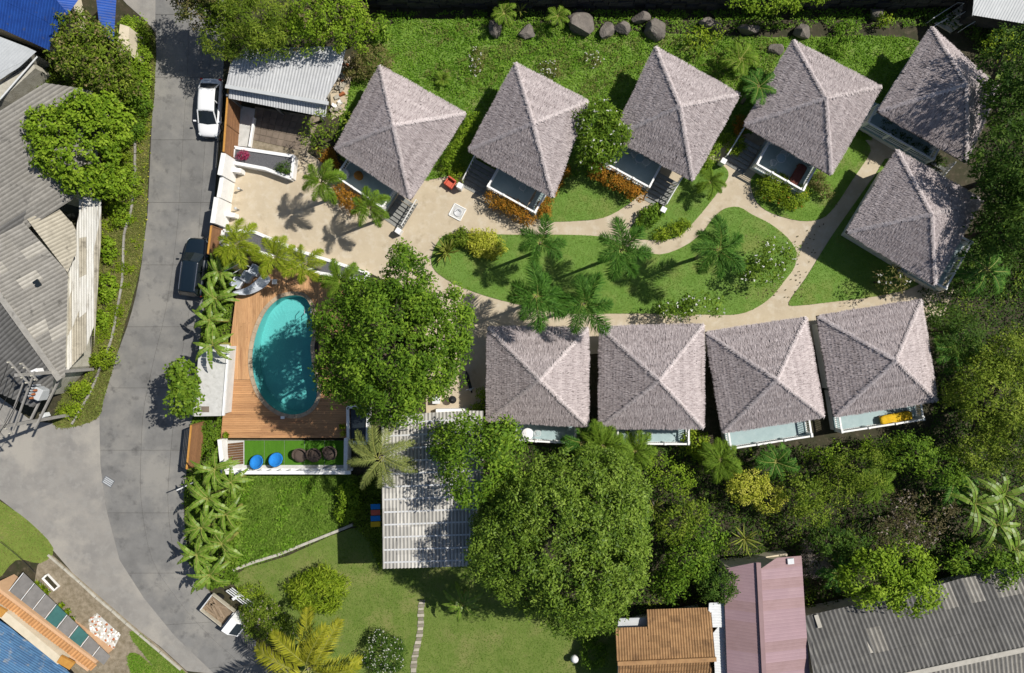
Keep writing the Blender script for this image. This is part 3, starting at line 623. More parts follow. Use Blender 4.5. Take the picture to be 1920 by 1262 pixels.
# ------------------------------------------------------------------ thatched bungalows
ZE, ZA, ZF = 3.0, 5.55, 0.8
def strands(name, p, d, s_, L, W, tint, m, parent):
    L = L[:, None]; W = W[:, None]
    v = np.stack([p - s_ * W * .5, p + s_ * W * .5, p + d * L + s_ * W * .28, p + d * L - s_ * W * .28], 1).reshape(-1, 3)
    f = np.arange(len(v)).reshape(-1, 4); o = link(name, fastmesh(name, v, f, np.repeat(np.clip(tint, 0, 1), 4), m), None, parent)
    return kind(o, 'stuff')
def thatch(roof, A, B, T, rng, courses=18):
    A, B, T = [np.array(q) for q in (A, B, T)]; n = np.cross(B - A, T - A); n /= np.linalg.norm(n); n = n if n[2] > 0 else -n
    e = (B - A) / np.linalg.norm(B - A); dn = np.cross(e, n); dn = dn if dn[2] < 0 else -dn
    ps, Ls, Ws, ts = [], [], [], []; SL = np.linalg.norm(T - (A + B) / 2)
    for k in range(courses + 1):
        t = min(.995, (.30 + k * (SL - .30) / courses) / SL); a = A + (T - A) * t; b = B + (T - B) * t; w_ = np.linalg.norm(b - a); c = max(6, int(w_ / .0095))
        f = rng.uniform(0, 1, c); wob = .025 * np.sin(f * w_ * 2.1 + k) + rng.normal(0, .03, c)
        ps.append(a + (b - a) * f[:, None] - dn * wob[:, None] + n * (.045 + rng.uniform(-.015, .02, c))[:, None])
        Ls.append(rng.uniform(.25, .345, c)); Ws.append(rng.uniform(.016, .038, c)); ts.append(np.clip(rng.normal(.47, .20, c) + .05 * np.sin(f * w_ * .9 + k * 1.7) + rng.normal(0, .05), 0, 1))
    p = np.concatenate(ps); L = np.concatenate(Ls); N = len(p)
    d = nrm(dn + e * rng.normal(0, .09, (N, 1)) + n * rng.normal(.14, .04, (N, 1))); s_ = nrm(np.cross(d, n) + n * rng.normal(0, .16, (N, 1)))
    strands('thatch', p, d, s_, L, np.concatenate(Ws), np.concatenate(ts), 'lf_thatch', roof)
def railing(par, a, b, z, h=.9, posts=2, cap=True):
    a = Vector((a[0], a[1], z)); b = Vector((b[0], b[1], z)); U = Vector((0, 0, h))
    MB().bar(a + U, b + U, .13, .07).build('handrail', 'white_paint', par)
    MB().bar(a + U * .14, b + U * .14, .07, .05).build('bottom_rail', 'white_paint', par)
    for i in range(posts):
        q = a.lerp(b, i / max(1, posts - 1)); MB().box(q + U * .56, (.15, .15, h * 1.14), math.atan2(b.y - a.y, b.x - a.x)).build('railing_post', 'white_paint', par)
    mb = MB(); n = max(2, int((b - a).length / .16))
    for i in range(1, n):
        q = a.lerp(b, i / n); mb.bar(q + U * .14, q + U * .97, .04, .04)
    kind(mb.build('balusters', 'white_paint', par), 'stuff')
def bungalow(label, corners, apex, front, ver, steps=None, zf=ZF, seed=1, ze=ZE, za=ZA):
    """corners: picture points of the eave (clockwise), front: index of the eave edge over the veranda,
       ver: (u0, u1, out) extent of the veranda floor along that edge in 0..1 and metres beyond the eave"""
    rng = np.random.default_rng(seed); c = [P(x, y, ze) for x, y in corners]; cen = sum(c, Vector()) / 4; T = P(*apex, za)
    t = thing('thatched_bungalow', label, 'bungalow', (cen.x, cen.y, 0), 'thatched bungalows of the resort')
    rf = MB(); rf.add(c + [T] + [p - Vector((0, 0, .16)) for p in c], [(0, 1, 4), (1, 2, 4), (2, 3, 4), (3, 0, 4), (0, 5, 6, 1), (1, 6, 7, 2), (2, 7, 8, 3), (3, 8, 5, 0), (8, 7, 6, 5)])
    roof = rf.build('roof', 'thatch_base', t)
    for i in range(4): thatch(roof, c[i], c[(i + 1) % 4], T, rng)
    for i in range(4):    # pale bundles laid over the hips
        a = np.array(c[i]); b = np.array(T); ln = np.linalg.norm(b - a); ax = (b - a) / ln; up = np.array([0, 0, 1.0]); up = up - ax * up.dot(ax); up /= np.linalg.norm(up); sd_ = np.cross(ax, up)
        N = 900; f = rng.uniform(.03, 1.02, N); sg = rng.choice([-1, 1], N)[:, None]; wid = rng.uniform(.10, .22, N)
        p = a + ax * (f * ln)[:, None] + up * (.15 + rng.uniform(-.02, .02, N))[:, None] + sd_ * (rng.normal(0, .03, N))[:, None]
        d = nrm(sd_ * sg * .9 + up * -.34 - ax * rng.uniform(.25, 1.1, (N, 1)) + rng.normal(0, .12, (N, 3)))
        strands('hip_cap', p, d, nrm(np.cross(d, up)), wid, rng.uniform(.025, .05, N), rng.normal(.5, .2, N), 'lf_thatch_pale', roof)
    # walls on piers below the eave
    ins = [cen + (p - cen) * .80 for p in c]; F, G = c[front], c[(front + 1) % 4]; u = (G - F); eu = u.length; u = u / eu
    out = Vector((u.y, -u.x, 0));  out = out if out.dot((F + G) / 2 - cen) > 0 else -out
    f0, f1 = front, (front + 1) % 4
    body = [p.copy() for p in ins]; body[f0] -= out * 1.1; body[f1] -= out * 1.1
    wl = MB(); wl.slab([Vector((p.x, p.y, ze + .25)) for p in body], ze + .2); wl.build('wall', 'wall_white', t)
    fm = body[f0].lerp(body[f1], .5); ang = math.atan2(u.y, u.x)
    dr = MB(); dr.box(Vector((fm.x, fm.y, zf + 1.02)) + out * .02 + u * .9, (.9, .06, 2.0), ang); d_o = dr.build('door', 'door_wood', t)
    MB().box(Vector((fm.x, fm.y, zf + 1.0)) + out * .07 + u * .55, (.04, .06, .14), ang).build('handle', 'chrome', d_o)
    wi = MB(); wi.box(Vector((fm.x, fm.y, zf + 1.35)) + out * .02 - u * 1.2, (1.3, .07, 1.1), ang); w_o = wi.build('window', 'white_paint', t)
    MB().box(Vector((fm.x, fm.y, zf + 1.35)) + out * .045 - u * 1.2, (1.14, .05, .94), ang).build('pane', 'glass_dark', w_o)
    # veranda floor, boards, railings
    (ua, ub, ext) = ver; e0 = F + u * (ua * eu); e1 = F + u * (ub * eu); bk = -1.75
    def at(q, o_, z): return Vector((q.x + out.x * o_, q.y + out.y * o_, z))
    fl = MB(); fl.slab([at(e0, bk, zf), at(e1, bk, zf), at(e1, ext, zf), at(e0, ext, zf)], .14); fl.build('veranda_floor', 'veranda_blue', t)
    sk = MB(); sk.slab([at(e0, bk + .1, zf - .16), at(e1, bk + .1, zf - .16), at(e1, ext - .1, zf - .16), at(e0, ext - .1, zf - .16)], zf - .12); sk.build('plinth', 'wall_white', t)
    ed = .09
    A, B = at(e0 + u * ed, ext - ed, zf), at(e1 - u * ed, ext - ed, zf)
    railing(t, A, B, zf, posts=4); railing(t, at(e0 + u * ed, ext - ed - .15, zf), at(e0 + u * ed, bk + .6, zf), zf, posts=2); railing(t, at(e1 - u * ed, ext - ed - .15, zf), at(e1 - u * ed, bk + .6, zf), zf, posts=2)
    for q in (e0 + u * .3, e1 - u * .3): MB().box(at(q, -.75, (zf + ze) / 2), (.16, .16, ze - zf + .1), ang).build('veranda_post', 'white_paint', t)
    if steps:
        sa, sb, n, run, o0 = steps; s0_, s1_ = F + u * (sa * eu), F + u * (sb * eu); wd = (s1_ - s0_).length
        for i in range(n):
            z = zf - .06 - (zf - .1) * i / (n - 1); q = at(s0_.lerp(s1_, .5), o0 + run * (i + .5), z); MB().box(q, (wd, run * .94, .06), ang).build('step', 'step_wood', t)
        for q in (s0_, s1_):
            MB().bar(at(q, o0 - .2, zf - .2), at(q, o0 + run * n, .06), .06, .2).build('stringer', 'step_wood', t)
        q = s1_ if sa > .5 else s0_
        a_, b_ = at(q, o0 - .3, zf), at(q, o0 + run * (n - 1), .12)
        MB().bar(a_ + Vector((0, 0, .9)), b_ + Vector((0, 0, .9)), .07, .06).build('stair_rail', 'white_paint', t)
        mb = MB()
        for k in range(9): p_ = a_.lerp(b_, k / 8); mb.bar(p_, p_ + Vector((0, 0, .9)), .04, .04)
        kind(mb.build('balusters', 'white_paint', t), 'stuff')
        nw = at(q, o0 + run * n + .15, .45); MB().box(nw, (.42, .42, .9), ang).build('newel_block', 'white_clean', t, bevel=.02)
    return t
B1 = bungalow('thatched bungalow nearest the gate yard, blue veranda with white pouf', [(712, 122), (875, 213), (770, 376), (627, 280)], (738, 236), 2, (.25, .90, 1.6), (.0, .23, 7, .32, -.1), seed=31)
B2 = bungalow('second thatched bungalow from the gate, orange hedge along its veranda', [(966, 117), (1104, 190), (1037, 372), (877, 283)], (1000, 232), 2, (.09, .68, 1.42), (.70, .95, 7, .32, -.2), seed=32)
B3 = bungalow('third thatched bungalow, leafy tree over its left eave', [(1228, 87), (1388, 177), (1299, 340), (1148, 258)], (1275, 200), 2, (.36, 1.0, 1.62), (.10, .34, 7, .32, -.1), seed=33)
B4 = bungalow('fourth thatched bungalow, round shrubs before its veranda', [(1486, 75), (1653, 163), (1558, 329), (1393, 235)], (1548, 185), 2, (.11, .67, 1.55), (.69, .95, 7, .32, -.2), seed=34)
B5 = bungalow('half shaded thatched bungalow in the top corner below the shed', [(1745, 50), (1872, 165), (1812, 306), (1645, 210)], (1811, 160), 2, (.22, .99, .42), (.02, .18, 4, .28, -.1), seed=35)
B6 = bungalow('tree shaded thatched bungalow beside the dark trees, above the triangle lawn', [(1680, 280), (1842, 375), (1752, 535), (1586, 436)], (1746, 402), 1, (.34, .92, 1.6), None, seed=36)
B7 = bungalow('first lower row bungalow, palm fronds over its pale roof', [(914, 612), (1104, 614), (1103, 800), (912, 790)], (1012, 712), 2, (.09, .71, 1.55), None, seed=37)
B8 = bungalow('second lower row bungalow, with table and chair on its open veranda', [(1124, 612), (1320, 607), (1320, 804), (1122, 803)], (1236, 713), 2, (.09, .80, 1.42), None, seed=38)
B9 = bungalow('third lower row bungalow, tilted, empty veranda with tree shadow', [(1322, 622), (1512, 594), (1546, 782), (1354, 812)], (1456, 712), 2, (.07, .90, 1.6), None, seed=39)
B10 = bungalow('last lower row bungalow, yellow lounger on its veranda', [(1531, 592), (1727, 561), (1757, 752), (1563, 782)], (1679, 676), 2, (.05, .88, 1.55), None, seed=40)

# ------------------------------------------------------------------ other buildings
def house_walls(par, px, z, m, name='wall', z0=0.0):
    mb = MB(); mb.slab([Vector((p.x, p.y, z)) for p in px], z - z0 + .05); return mb.build(name, m, par)
# blue tin house, top corner
t = thing('blue_roof_house', 'house with streaked bright blue metal roof in the top corner', 'house', P(60, 20))
ref1 = [(0, 53, 3.2), (90, 93, 3.2), (127, 27, 4.6)]
pl = plane_pts([(-60, 26), (90, 93), (128, 26), (96, -10), (-60, -90)], ref1)
corrugated(t, pl, (P(128, 27) - P(90, 93)), .9, 2.6, .2, .028, 'blue_tin', seed=2, saw=True)
ref2 = [(127, 27, 4.6), (97, -4, 4.65), (150, -4, 3.8)]
corrugated(t, plane_pts([(128, 26), (96, -10), (60, -60), (130, -60), (152, -8)], ref2), (1, .25, 0), .9, 2.0, .2, .028, 'blue_tin', seed=3, saw=True)
ref3 = [(186, -10, 3.3), (216, -6, 2.9), (212, 78, 2.9)]
corrugated(t, plane_pts([(176, -40), (220, -40), (213, 78), (188, 62)], ref3), (1, 0, 0), .8, 2.0, .2, .028, 'blue_tin', seed=4, saw=True)
house_walls(t, PP([(-60, 30), (90, 86), (120, 30), (100, -60), (-60, -100)], 3), 3.0, 'cream_wall')
house_walls(t, PP([(225, 45), (242, 50), (240, 100), (218, 98)], 2.4), 2.4, 'cream_wall', 'porch_wall')
# grey tin shed under it
t = thing('tin_shed', 'low shed with plain pale grey metal roof at the photo edge', 'shed', P(20, 110))
corrugated(t, plane_pts([(-60, 46), (68, 97), (0, 152), (-60, 200)], [(0, 72, 2.9), (68, 97, 2.9), (0, 152, 2.6)]), P(68, 97) - P(0, 152), .8, 3.0, .2, .015, 'zinc_light', seed=5)
house_walls(t, PP([(-60, 60), (60, 98), (2, 146), (-60, 190)], 2.4), 2.4, 'low_wall')
MB().tube([P(-20, 200, 2.3), P(2, 184, 2.3), P(70, 106, 2.3)], .06, 8).build('gutter_pipe', 'white_metal', t)
MB().slab(PP([(-60, 200), (0, 156), (62, 118), (66, 128), (4, 186), (-60, 230)], 2.0), 2.0).build('yard_wall', 'low_wall', t)
# grey workshop roof
t = thing('grey_workshop', 'long building with weathered dark grey corrugated roof behind the rounded tree', 'building', P(60, 300))
pa = [(-60, 250), (0, 208), (92, 158), (170, 170), (190, 260), (135, 372), (108, 384), (52, 412), (30, 440), (0, 458), (-60, 500)]
corrugated(t, plane_pts(pa, [(92, 158, 4.0), (0, 458, 4.0), (160, 330, 3.4)]), P(82, -57) - P(0, 0), 1.16, 2.6, .29, .05, 'fibre_grey', seed=6, alt=('fibre_dark', .1))
house_walls(t, PP([(-50, 250), (90, 175), (165, 190), (120, 365), (-50, 470)], 3.2), 3.2, 'low_wall')
# patched gable house
t = thing('patched_roof_house', 'house with patched grey corrugated gable roof and white lean-to beside the verge', 'house', P(80, 580))
refn = [(-20, 528, 5.0), (112, 712, 5.0), (125, 512, 3.9)]
rn = plane_pts([(-60, 472), (-20, 474), (45, 420), (126, 512), (122, 700), (112, 712)], refn)
rd_ = P(82, -57) - P(0, 0)
corrugated(t, rn, rd_, .87, 1.5, .29, .055, 'fibre_pale', seed=7, alt=('fibre_grey', .72))
refs = [(-20, 528, 5.0), (112, 712, 5.0), (10, 740, 3.9)]
corrugated(t, plane_pts([(-60, 472), (112, 712), (62, 764), (0, 738), (-60, 700)], refs), rd_, .87, 1.5, .29, .055, 'fibre_dark', seed=8, alt=('fibre_pale', .12))  # darker sheets put the shade of this sun-averted slope into the colour
a, b = P(-60, 472, 5.06), P(112, 712, 5.06); MB().bar(a, b, .42, .07).build('ridge_cap', 'fibre_grey', t)
corrugated(t, plane_pts([(52, 413), (104, 385), (140, 425), (144, 470), (127, 511)], [(52, 413, 3.9), (127, 511, 3.9), (140, 425, 3.2)]), rd_, .87, 1.8, .29, .05, 'fibre_cream', seed=9)
corrugated(t, plane_pts([(124, 512), (143, 440), (150, 372), (190, 376), (188, 470), (180, 600), (160, 658), (121, 702)], [(124, 512, 2.9), (121, 702, 2.9), (184, 540, 2.6)]), (0, 1, 0), .55, 3.2, .16, .022, 'zinc_white', seed=10, alt=('fibre_cream', .3))
house_walls(t, PP([(-60, 490), (45, 435), (118, 512), (114, 690), (60, 745), (-60, 690)], 3.6), 3.6, 'low_wall')
MB().box(P(70, 532, 4.42), (.42, .55, .12), .6).build('roof_light', 'glass_dark', t)
# tank
t = thing('water_tank', 'round dark mesh covered water tank beside the cream lean-to roof', 'water tank', P(130, 390), local=True)
MB().lathe([(.95, 0), (1.0, .1), (1.0, 2.6), (.9, 2.8), (.5, 2.95), (.1, 3.0)], (0, 0, 0), 24).build('tank_body', 'tank_mesh', t, True)
for i in range(8): MB().bar((math.cos(i * .785) * .1, math.sin(i * .785) * .1, 3.02), (math.cos(i * .785) * .95, math.sin(i * .785) * .95, 2.8), .05, .04).build('rib', 'steel_grey', t)
# corner house bottom left
t = thing('corner_house', 'house with faded blue corrugated roof, orange tiles and awning panels', 'house', P(60, 1200))
corrugated(t, plane_pts([(-70, 1112), (2, 1164), (132, 1262), (190, 1310), (-70, 1340)], [(2, 1164, 2.7), (132, 1262, 2.7), (0, 1262, 2.3)]), P(85, 52) - P(0, 0), .8, 2.2, .2, .03, 'blue_faded', seed=12)
def line(p, q, f): return (p[0] + (q[0] - p[0]) * f, p[1] + (q[1] - p[1]) * f)
MB().slab(PP([(-40, 1118), (18, 1152), (122, 1238), (108, 1246), (2, 1160), (-40, 1130)], 2.85), 2.8).build('parapet', 'cream_wall', t)
for f in (0.0, 1.0):
    p = line((0, 1142), (128, 1240), f); MB().slab(PP([(p[0] - 14, p[1] - 10), (p[0] + 12, p[1] + 4), (p[0] + 2, p[1] + 16), (p[0] - 22, p[1] + 2)], 2.92), .2).build('parapet_tile', 'fence_rail', t)
o0, o1, i0, i1 = (-12, 1095), (182, 1241), (-30, 1118), (164, 1259)
MB().slab(PP([o0, o1, i1, i0], 2.2), 2.15).build('wall', 'peach_wall', t)
A, B, C, D = P(*o0, 3.0), P(*o1, 3.0), P(*i1, 3.0), P(*i0, 3.0)
M_ = plane_pts([(-16, 1100), (182, 1247), (170, 1257), (-26, 1112)], [(0, 1106, 2.28), (188, 1246, 2.28), (168, 1262, 2.5)])
corrugated(t, M_, P(*i1) - P(*o1), .5, 1.2, .25, .05, 'orange_tile', 'tile', seed=13)
for k in range(8):
    f0, f1 = k / 8 + .008, (k + 1) / 8 - .008; I0, I1, O0, O1 = line((17, 1108), (196, 1248), f0), line((17, 1108), (196, 1248), f1), line((44, 1074), (208, 1232), f0), line((44, 1074), (208, 1232), f1)
    mb = MB(); mb.slab([P(*O0, 1.9), P(*O1, 1.9), P(*I1, 2.15), P(*I0, 2.15)], .03); mb.build('awning_panel', 'awning_green' if k in (3, 5) else 'awning_grey', t)
    MB().bar(P(*line((17, 1108), (196, 1248), f0 - .008), 2.2), P(*line((44, 1074), (208, 1232), f0 - .008), 1.95), .05, .06).build('awning_bar', 'white_metal', t)
# carport with two stepped grey roofs
t = thing('carport', 'open carport with two stepped grey corrugated roofs below the feathery tree', 'carport', P(525, 180))
corrugated(t, plane_pts([(446, 92), (650, 86), (616, 192), (424, 160)], [(446, 92, 3.9), (650, 86, 3.9), (424, 160, 3.4)]), P(616, 192) - P(640, 110), .85, 2.6, .2, .03, 'zinc_grey', seed=14)
MB().bar(P(423, 162, 3.42), P(616, 194, 3.42), .26, .12).build('gutter', 'zinc_light', t)
corrugated(t, plane_pts([(431, 158), (614, 186), (608, 219), (429, 184)], [(431, 158, 3.1), (614, 186, 3.1), (429, 184, 2.8)]), P(608, 219) - P(614, 186), .85, 1.6, .2, .03, 'zinc_grey', seed=15)
for x, y in ((440, 190), (520, 203), (598, 215), (640, 110)): MB().box(P(x, y, 1.4), (.16, .16, 2.8)).build('post', 'steel_grey', t)
house_walls(t, PP([(470, 112), (618, 106), (598, 162), (462, 150)], 2.7), 2.7, 'low_wall')
mb = MB(); mb.slab(PP([(440, 196), (478, 204), (470, 276), (436, 272)], .12), .14); struct('concrete_strip', mb, 'grey_slab')
fl = MB(); fl.slab(PP([(478, 200), (600, 220), (570, 300), (468, 276)], .06), .07); pv = struct('paved_court', fl, 'gravel_soil')
for i in range(8):
    for j in range(5):
        q = lambda a, b: P(*line(line((482, 204), (590, 222), a), line((474, 262), (560, 282), a), b), .10)
        mb = MB(); mb.slab([q(i / 8 + .004, j / 5 + .006), q((i + 1) / 8 - .004, j / 5 + .006), q((i + 1) / 8 - .004, (j + 1) / 5 - .006), q(i / 8 + .004, (j + 1) / 5 - .006)], .05); mb.build('paver', 'paver_brown', pv)
t = thing('court_kerb', 'white painted low kerb beside the pale concrete strip', 'kerb', P(470, 250)); MB().bar(P(478, 222, .2), P(469, 276, .2), .16, .4).build('kerb_body', 'white_paint', t)
# long roof in the middle
t = thing('long_shed', 'long shed with grey white corrugated roof partly under the round trees', 'shed', P(800, 920))
rp = plane_pts([(719, 782), (906, 772), (896, 1061), (718, 1066)], [(719, 782, 7.0), (906, 772, 7.2), (718, 1066, 6.5)])
corrugated(t, rp, (0, 1, 0), .96, 1.0, .24, .045, 'shed_roof', seed=16, lift=.03)
for k in range(12):
    f = (k + .5) / 12; a, b = rp[0].lerp(rp[3], f), rp[1].lerp(rp[2], f); MB().bar(a.lerp(b, .01) + Vector((0, 0, .05)), a.lerp(b, .99) + Vector((0, 0, .05)), .11, .012).build('lap_strip', 'zinc_grey', t)
house_walls(t, PP([(735, 800), (885, 792), (880, 1045), (735, 1048)], 6.3), 6.3, 'cream_wall')
ws = PP([(735, 800), (885, 792), (880, 1045), (735, 1048)], 6.3)
def wall_windows(par, A, B, zs, n, w_=1.0, h_=1.1):
    A, B = Vector((A.x, A.y, 0)), Vector((B.x, B.y, 0)); u = (B - A).normalized(); ang = math.atan2(u.y, u.x)
    for z in zs:
        for i in range(n):
            q = A.lerp(B, (i + .5) / n) + Vector((0, 0, z)); f = MB().box(q, (w_, .08, h_), ang).build('window', 'white_paint', par); MB().box(q, (w_ - .14, .11, h_ - .14), ang).build('pane', 'glass_dark', f)
wall_windows(t, ws[0], ws[3], (1.6, 4.6), 4); wall_windows(t, ws[3], ws[2], (4.6,), 3); wall_windows(t, ws[3], ws[2], (1.6,), 2); wall_windows(t, ws[1], ws[2], (1.6, 4.6), 4)
for i, m_ in enumerate(('blue_fabric', 'coral_paint', 'blue_fabric', 'yellow_fabric')):
    p_ = P(704, 950 + i * 11, 2.4); MB().box(p_, (.7, .38, .05), .05).build('awning_strip', m_, t)
# bottom row of houses
t = thing('brown_tile_house', 'house with brown tiled roof at the bottom of the garden', 'house', P(1250, 1210))
ref = [(1155, 1176, 3.0), (1215, 1144, 3.15), (1340, 1238, 4.0)]
ref = [(1212, 1144, 3.0), (1330, 1140, 3.0), (1340, 1240, 4.2)]
corrugated(t, plane_pts([(1212, 1144), (1330, 1140), (1341, 1234), (1160, 1243), (1154, 1178), (1214, 1176)], ref), (0, 1, 0), .8, .42, .2, .04, 'brown_tile', 'tile', seed=17, lift=.04)
corrugated(t, plane_pts([(1160, 1245), (1341, 1236), (1341, 1330), (1160, 1330)], [(1160, 1243, 4.18), (1341, 1236, 4.2), (1250, 1330, 3.0)]), (0, -1, 0), .8, .42, .2, .04, 'brown_tile', 'tile', seed=18, lift=.04)
MB().bar(P(1158, 1244, 4.25), P(1343, 1236, 4.25), .3, .14).build('ridge_cap', 'brown_tile', t)
house_walls(t, PP([(1168, 1190), (1325, 1160), (1330, 1330), (1168, 1330)], 2.8), 2.8, 'cream_wall')
mb = MB(); mb.slab(PP([(1160, 1160), (1214, 1158), (1214, 1176), (1158, 1176)], 2.6), .1); mb.build('porch_roof', 'zinc_light', t)
t = thing('white_strip_roof', 'narrow white metal roof between the brown and the pink roof', 'roof', P(1348, 1200))
corrugated(t, plane_pts([(1328, 1134), (1357, 1130), (1360, 1174), (1332, 1176)], [(1328, 1134, 3.1), (1357, 1130, 3.1), (1345, 1180, 3.1)]), (1, 0, 0), .6, 1.6, .2, .012, 'white_metal', seed=19)
corrugated(t, plane_pts([(1336, 1178), (1362, 1172), (1368, 1330), (1344, 1330)], [(1336, 1178, 2.9), (1362, 1172, 2.9), (1368, 1330, 2.9)]), (1, 0, 0), .6, 1.6, .2, .012, 'white_metal', seed=20)
t = thing('pink_roof_house', 'house with dusty pink metal gable roof', 'house', P(1430, 1150))
lp_ = [(1368, 1062), (1420, 1054), (1424, 1056), (1436, 1330), (1366, 1330), (1358, 1110)]
corrugated(t, plane_pts(lp_, [(1421, 1055, 4.2), (1433, 1262, 4.2), (1362, 1150, 3.4)]), (1, 0, 0), .75, 3.2, .25, .009, 'pink_tin', seed=21, saw=True, alt=('pink_rust', .25))
corrugated(t, plane_pts([(1424, 1055), (1502, 1042), (1508, 1140), (1522, 1330), (1437, 1330)], [(1421, 1055, 4.2), (1433, 1262, 4.2), (1506, 1150, 3.4)]), (1, 0, 0), .75, 3.4, .25, .009, 'pink_tin', seed=22, saw=True, alt=('pink_rust', .25))
MB().bar(P(1422, 1055, 4.26), P(1436, 1330, 4.26), .32, .08).build('ridge_cap', 'pink_rust', t)
house_walls(t, PP([(1372, 1075), (1495, 1060), (1510, 1330), (1378, 1330)], 3.3), 3.3, 'cream_wall')
MB().box(P(1482, 1052, 3.75), (.45, .4, .2), .1).build('roof_vent', 'white_metal', t)
t = thing('garden_wall', 'cream rendered wall end behind the pink roof', 'wall', P(1450, 1042)); MB().bar(P(1415, 1046, .5), P(1472, 1037, .5), .28, 1.0).build('wall_body', 'cream_wall', t)
t = thing('grey_corner_house', 'building with dark ribbed grey roof in the bottom corner', 'building', P(1720, 1180))
ref = [(1500, 1156, 3.0), (1760, 1098, 3.0), (1710, 1262, 4.3)]
corrugated(t, plane_pts([(1499, 1157), (1640, 1126), (1755, 1098), (1800, 1085), (1925, 1062), (1980, 1052), (1980, 1205), (1915, 1216), (1712, 1260), (1580, 1290), (1532, 1300)], ref), P(1530, 1262) - P(1500, 1157), .99, 1.9, .33, .065, 'fibre_dark', seed=23, alt=('fibre_grey', .1))
corrugated(t, plane_pts([(1980, 1208), (1915, 1219), (1712, 1263), (1580, 1294), (1600, 1340), (1980, 1340)], [(1712, 1262, 4.28), (1915, 1217, 4.28), (1850, 1340, 3.0)]), P(1530, 1262) - P(1500, 1157), .99, 1.9, .33, .065, 'fibre_grey', seed=24)
MB().bar(P(1580, 1291, 4.36), P(1980, 1205, 4.36), .36, .09).build('ridge_cap', 'fibre_pale', t)
for x, y in ((1534, 1165), (1632, 1212)): MB().bar(P(x - 4, y - 12, 3.55 if x > 1600 else 3.2), P(x + 4, y + 12, 3.85 if x > 1600 else 3.42), .3, .04).build('roof_light', 'fibre_pale', t)
house_walls(t, PP([(1515, 1170), (1925, 1085), (1925, 1340), (1560, 1340)], 2.8), 2.8, 'low_wall')
# shed in the top right corner with rails and a tank
t = thing('ribbed_roof_shed', 'shed with ribbed light metal roof on rails in the top corner', 'shed', P(1870, 15))
corrugated(t, plane_pts([(1832, -30), (1815, 27), (1912, 43), (1990, 55), (1990, -60), (1850, -60)], [(1832, -10, 3.2), (1815, 27, 3.0), (1912, 43, 3.0)]), P(1832, -10) - P(1815, 27), .8, 3, .2, .022, 'zinc_light', seed=25)
house_walls(t, PP([(1845, -40), (1838, 16), (1985, 38), (1985, -60)], 2.8), 2.8, 'stone_wall')
t = thing('water_barrel', 'blue plastic water barrel beside the ribbed shed', 'barrel', P(1815, 5), local=True)
MB().lathe([(.42, 0), (.48, .1), (.48, .5), (.51, .55), (.48, .6), (.48, 1.1), (.42, 1.25), (.1, 1.28)], (0, 0, 0), 20).build('barrel_body', 'blue_tank', t, True); MB().lathe([(.12, 1.27), (.12, 1.34)], (.2, 0, 0), 10).build('cap', 'black_rubber', t)
t = thing('step_railing', 'pale tube handrails on the dark steps near the corner shed', 'railing', P(1780, 30))
for q in (((1750, 34), (1796, 5), (1808, 6)), ((1753, 48), (1777, 34)), ((1795, 30), (1810, 22)), ((1812, 50), (1832, 38), (1858, 42))):
    pts = [P(x, y, 1.0) for x, y in q]; MB().tube(pts, .03, 6).build('handrail', 'white_metal', t)
    for p in (pts[0], pts[-1]): MB().tube([Vector((p.x, p.y, 0)), p], .025, 6).build('post', 'white_metal', t)
for i in range(6):
    a, b = line((1755, 42), (1800, 12), i / 5), line((1785, 60), (1822, 34), i / 5); mb = MB(); A, B = P(*a, 0), P(*b, 0); d = (P(1800, 12) - P(1755, 42)) * .08
    z = .12 + i * .12; mb.slab([Vector((p.x, p.y, z)) for p in (A - d, B - d, B + d, A + d)], z); mb.build('step', 'low_wall', t)
# ------------------------------------------------------------------ pool, deck, terrace
pool = thing('swimming_pool', 'kidney shaped turquoise tiled swimming pool in the timber deck', 'swimming pool', P(535, 670))
n = len(pool_w); bas = MB()
def pdepth(p): 
    f = (p.y - min(q.y for q in pool_w)) / (max(q.y for q in pool_w) - min(q.y for q in pool_w)); return ZW - (1.75 - 1.0 * max(0, min(1, (f - .35) / .5)))
ctr = sum(pool_w, Vector()) / n; ctr = Vector((ctr.x - .15, ctr.y, 0))
rings = []
for k in (1.0, .97, .75, .5, .25): rings.append([Vector((ctr.x + (p.x - ctr.x) * k, ctr.y + (p.y - ctr.y) * k, 0)) for p in pool_w])
vs = [Vector((p.x, p.y, ZD - .06)) for p in rings[0]]
for r in rings[1:]: vs += [Vector((p.x, p.y, pdepth(p))) for p in r]
vs.append(Vector((ctr.x, ctr.y, pdepth(ctr)))); fs = []
for k in range(len(rings) - 1):
    for i in range(n): j = (i + 1) % n; fs.append((k * n + i, k * n + j, (k + 1) * n + j, (k + 1) * n + i))
for i in range(n): fs.append(((len(rings) - 1) * n + i, (len(rings) - 1) * n + (i + 1) % n, len(vs) - 1))
bas.add(vs, fs); bas.build('basin', 'pool_tile', pool)
wt = flat('water', [(p.x, p.y) for p in pool_w], [], ZW, 'pool_water'); wt.parent = pool; wt.matrix_parent_inverse = Matrix.Translation(-WORLD[pool.name])
def offset(pts, d):
    out = []; N = len(pts)
    for i in range(N):
        a, b = pts[i - 1], pts[(i + 1) % N]; t = (b - a).normalized(); nn = Vector((t.y, -t.x, 0))
        if nn.dot(pts[i] - ctr) < 0: nn = -nn
        out.append(pts[i] + nn * d)
    return out
cop = offset(pool_w, .27); inn = offset(pool_w, -.03)
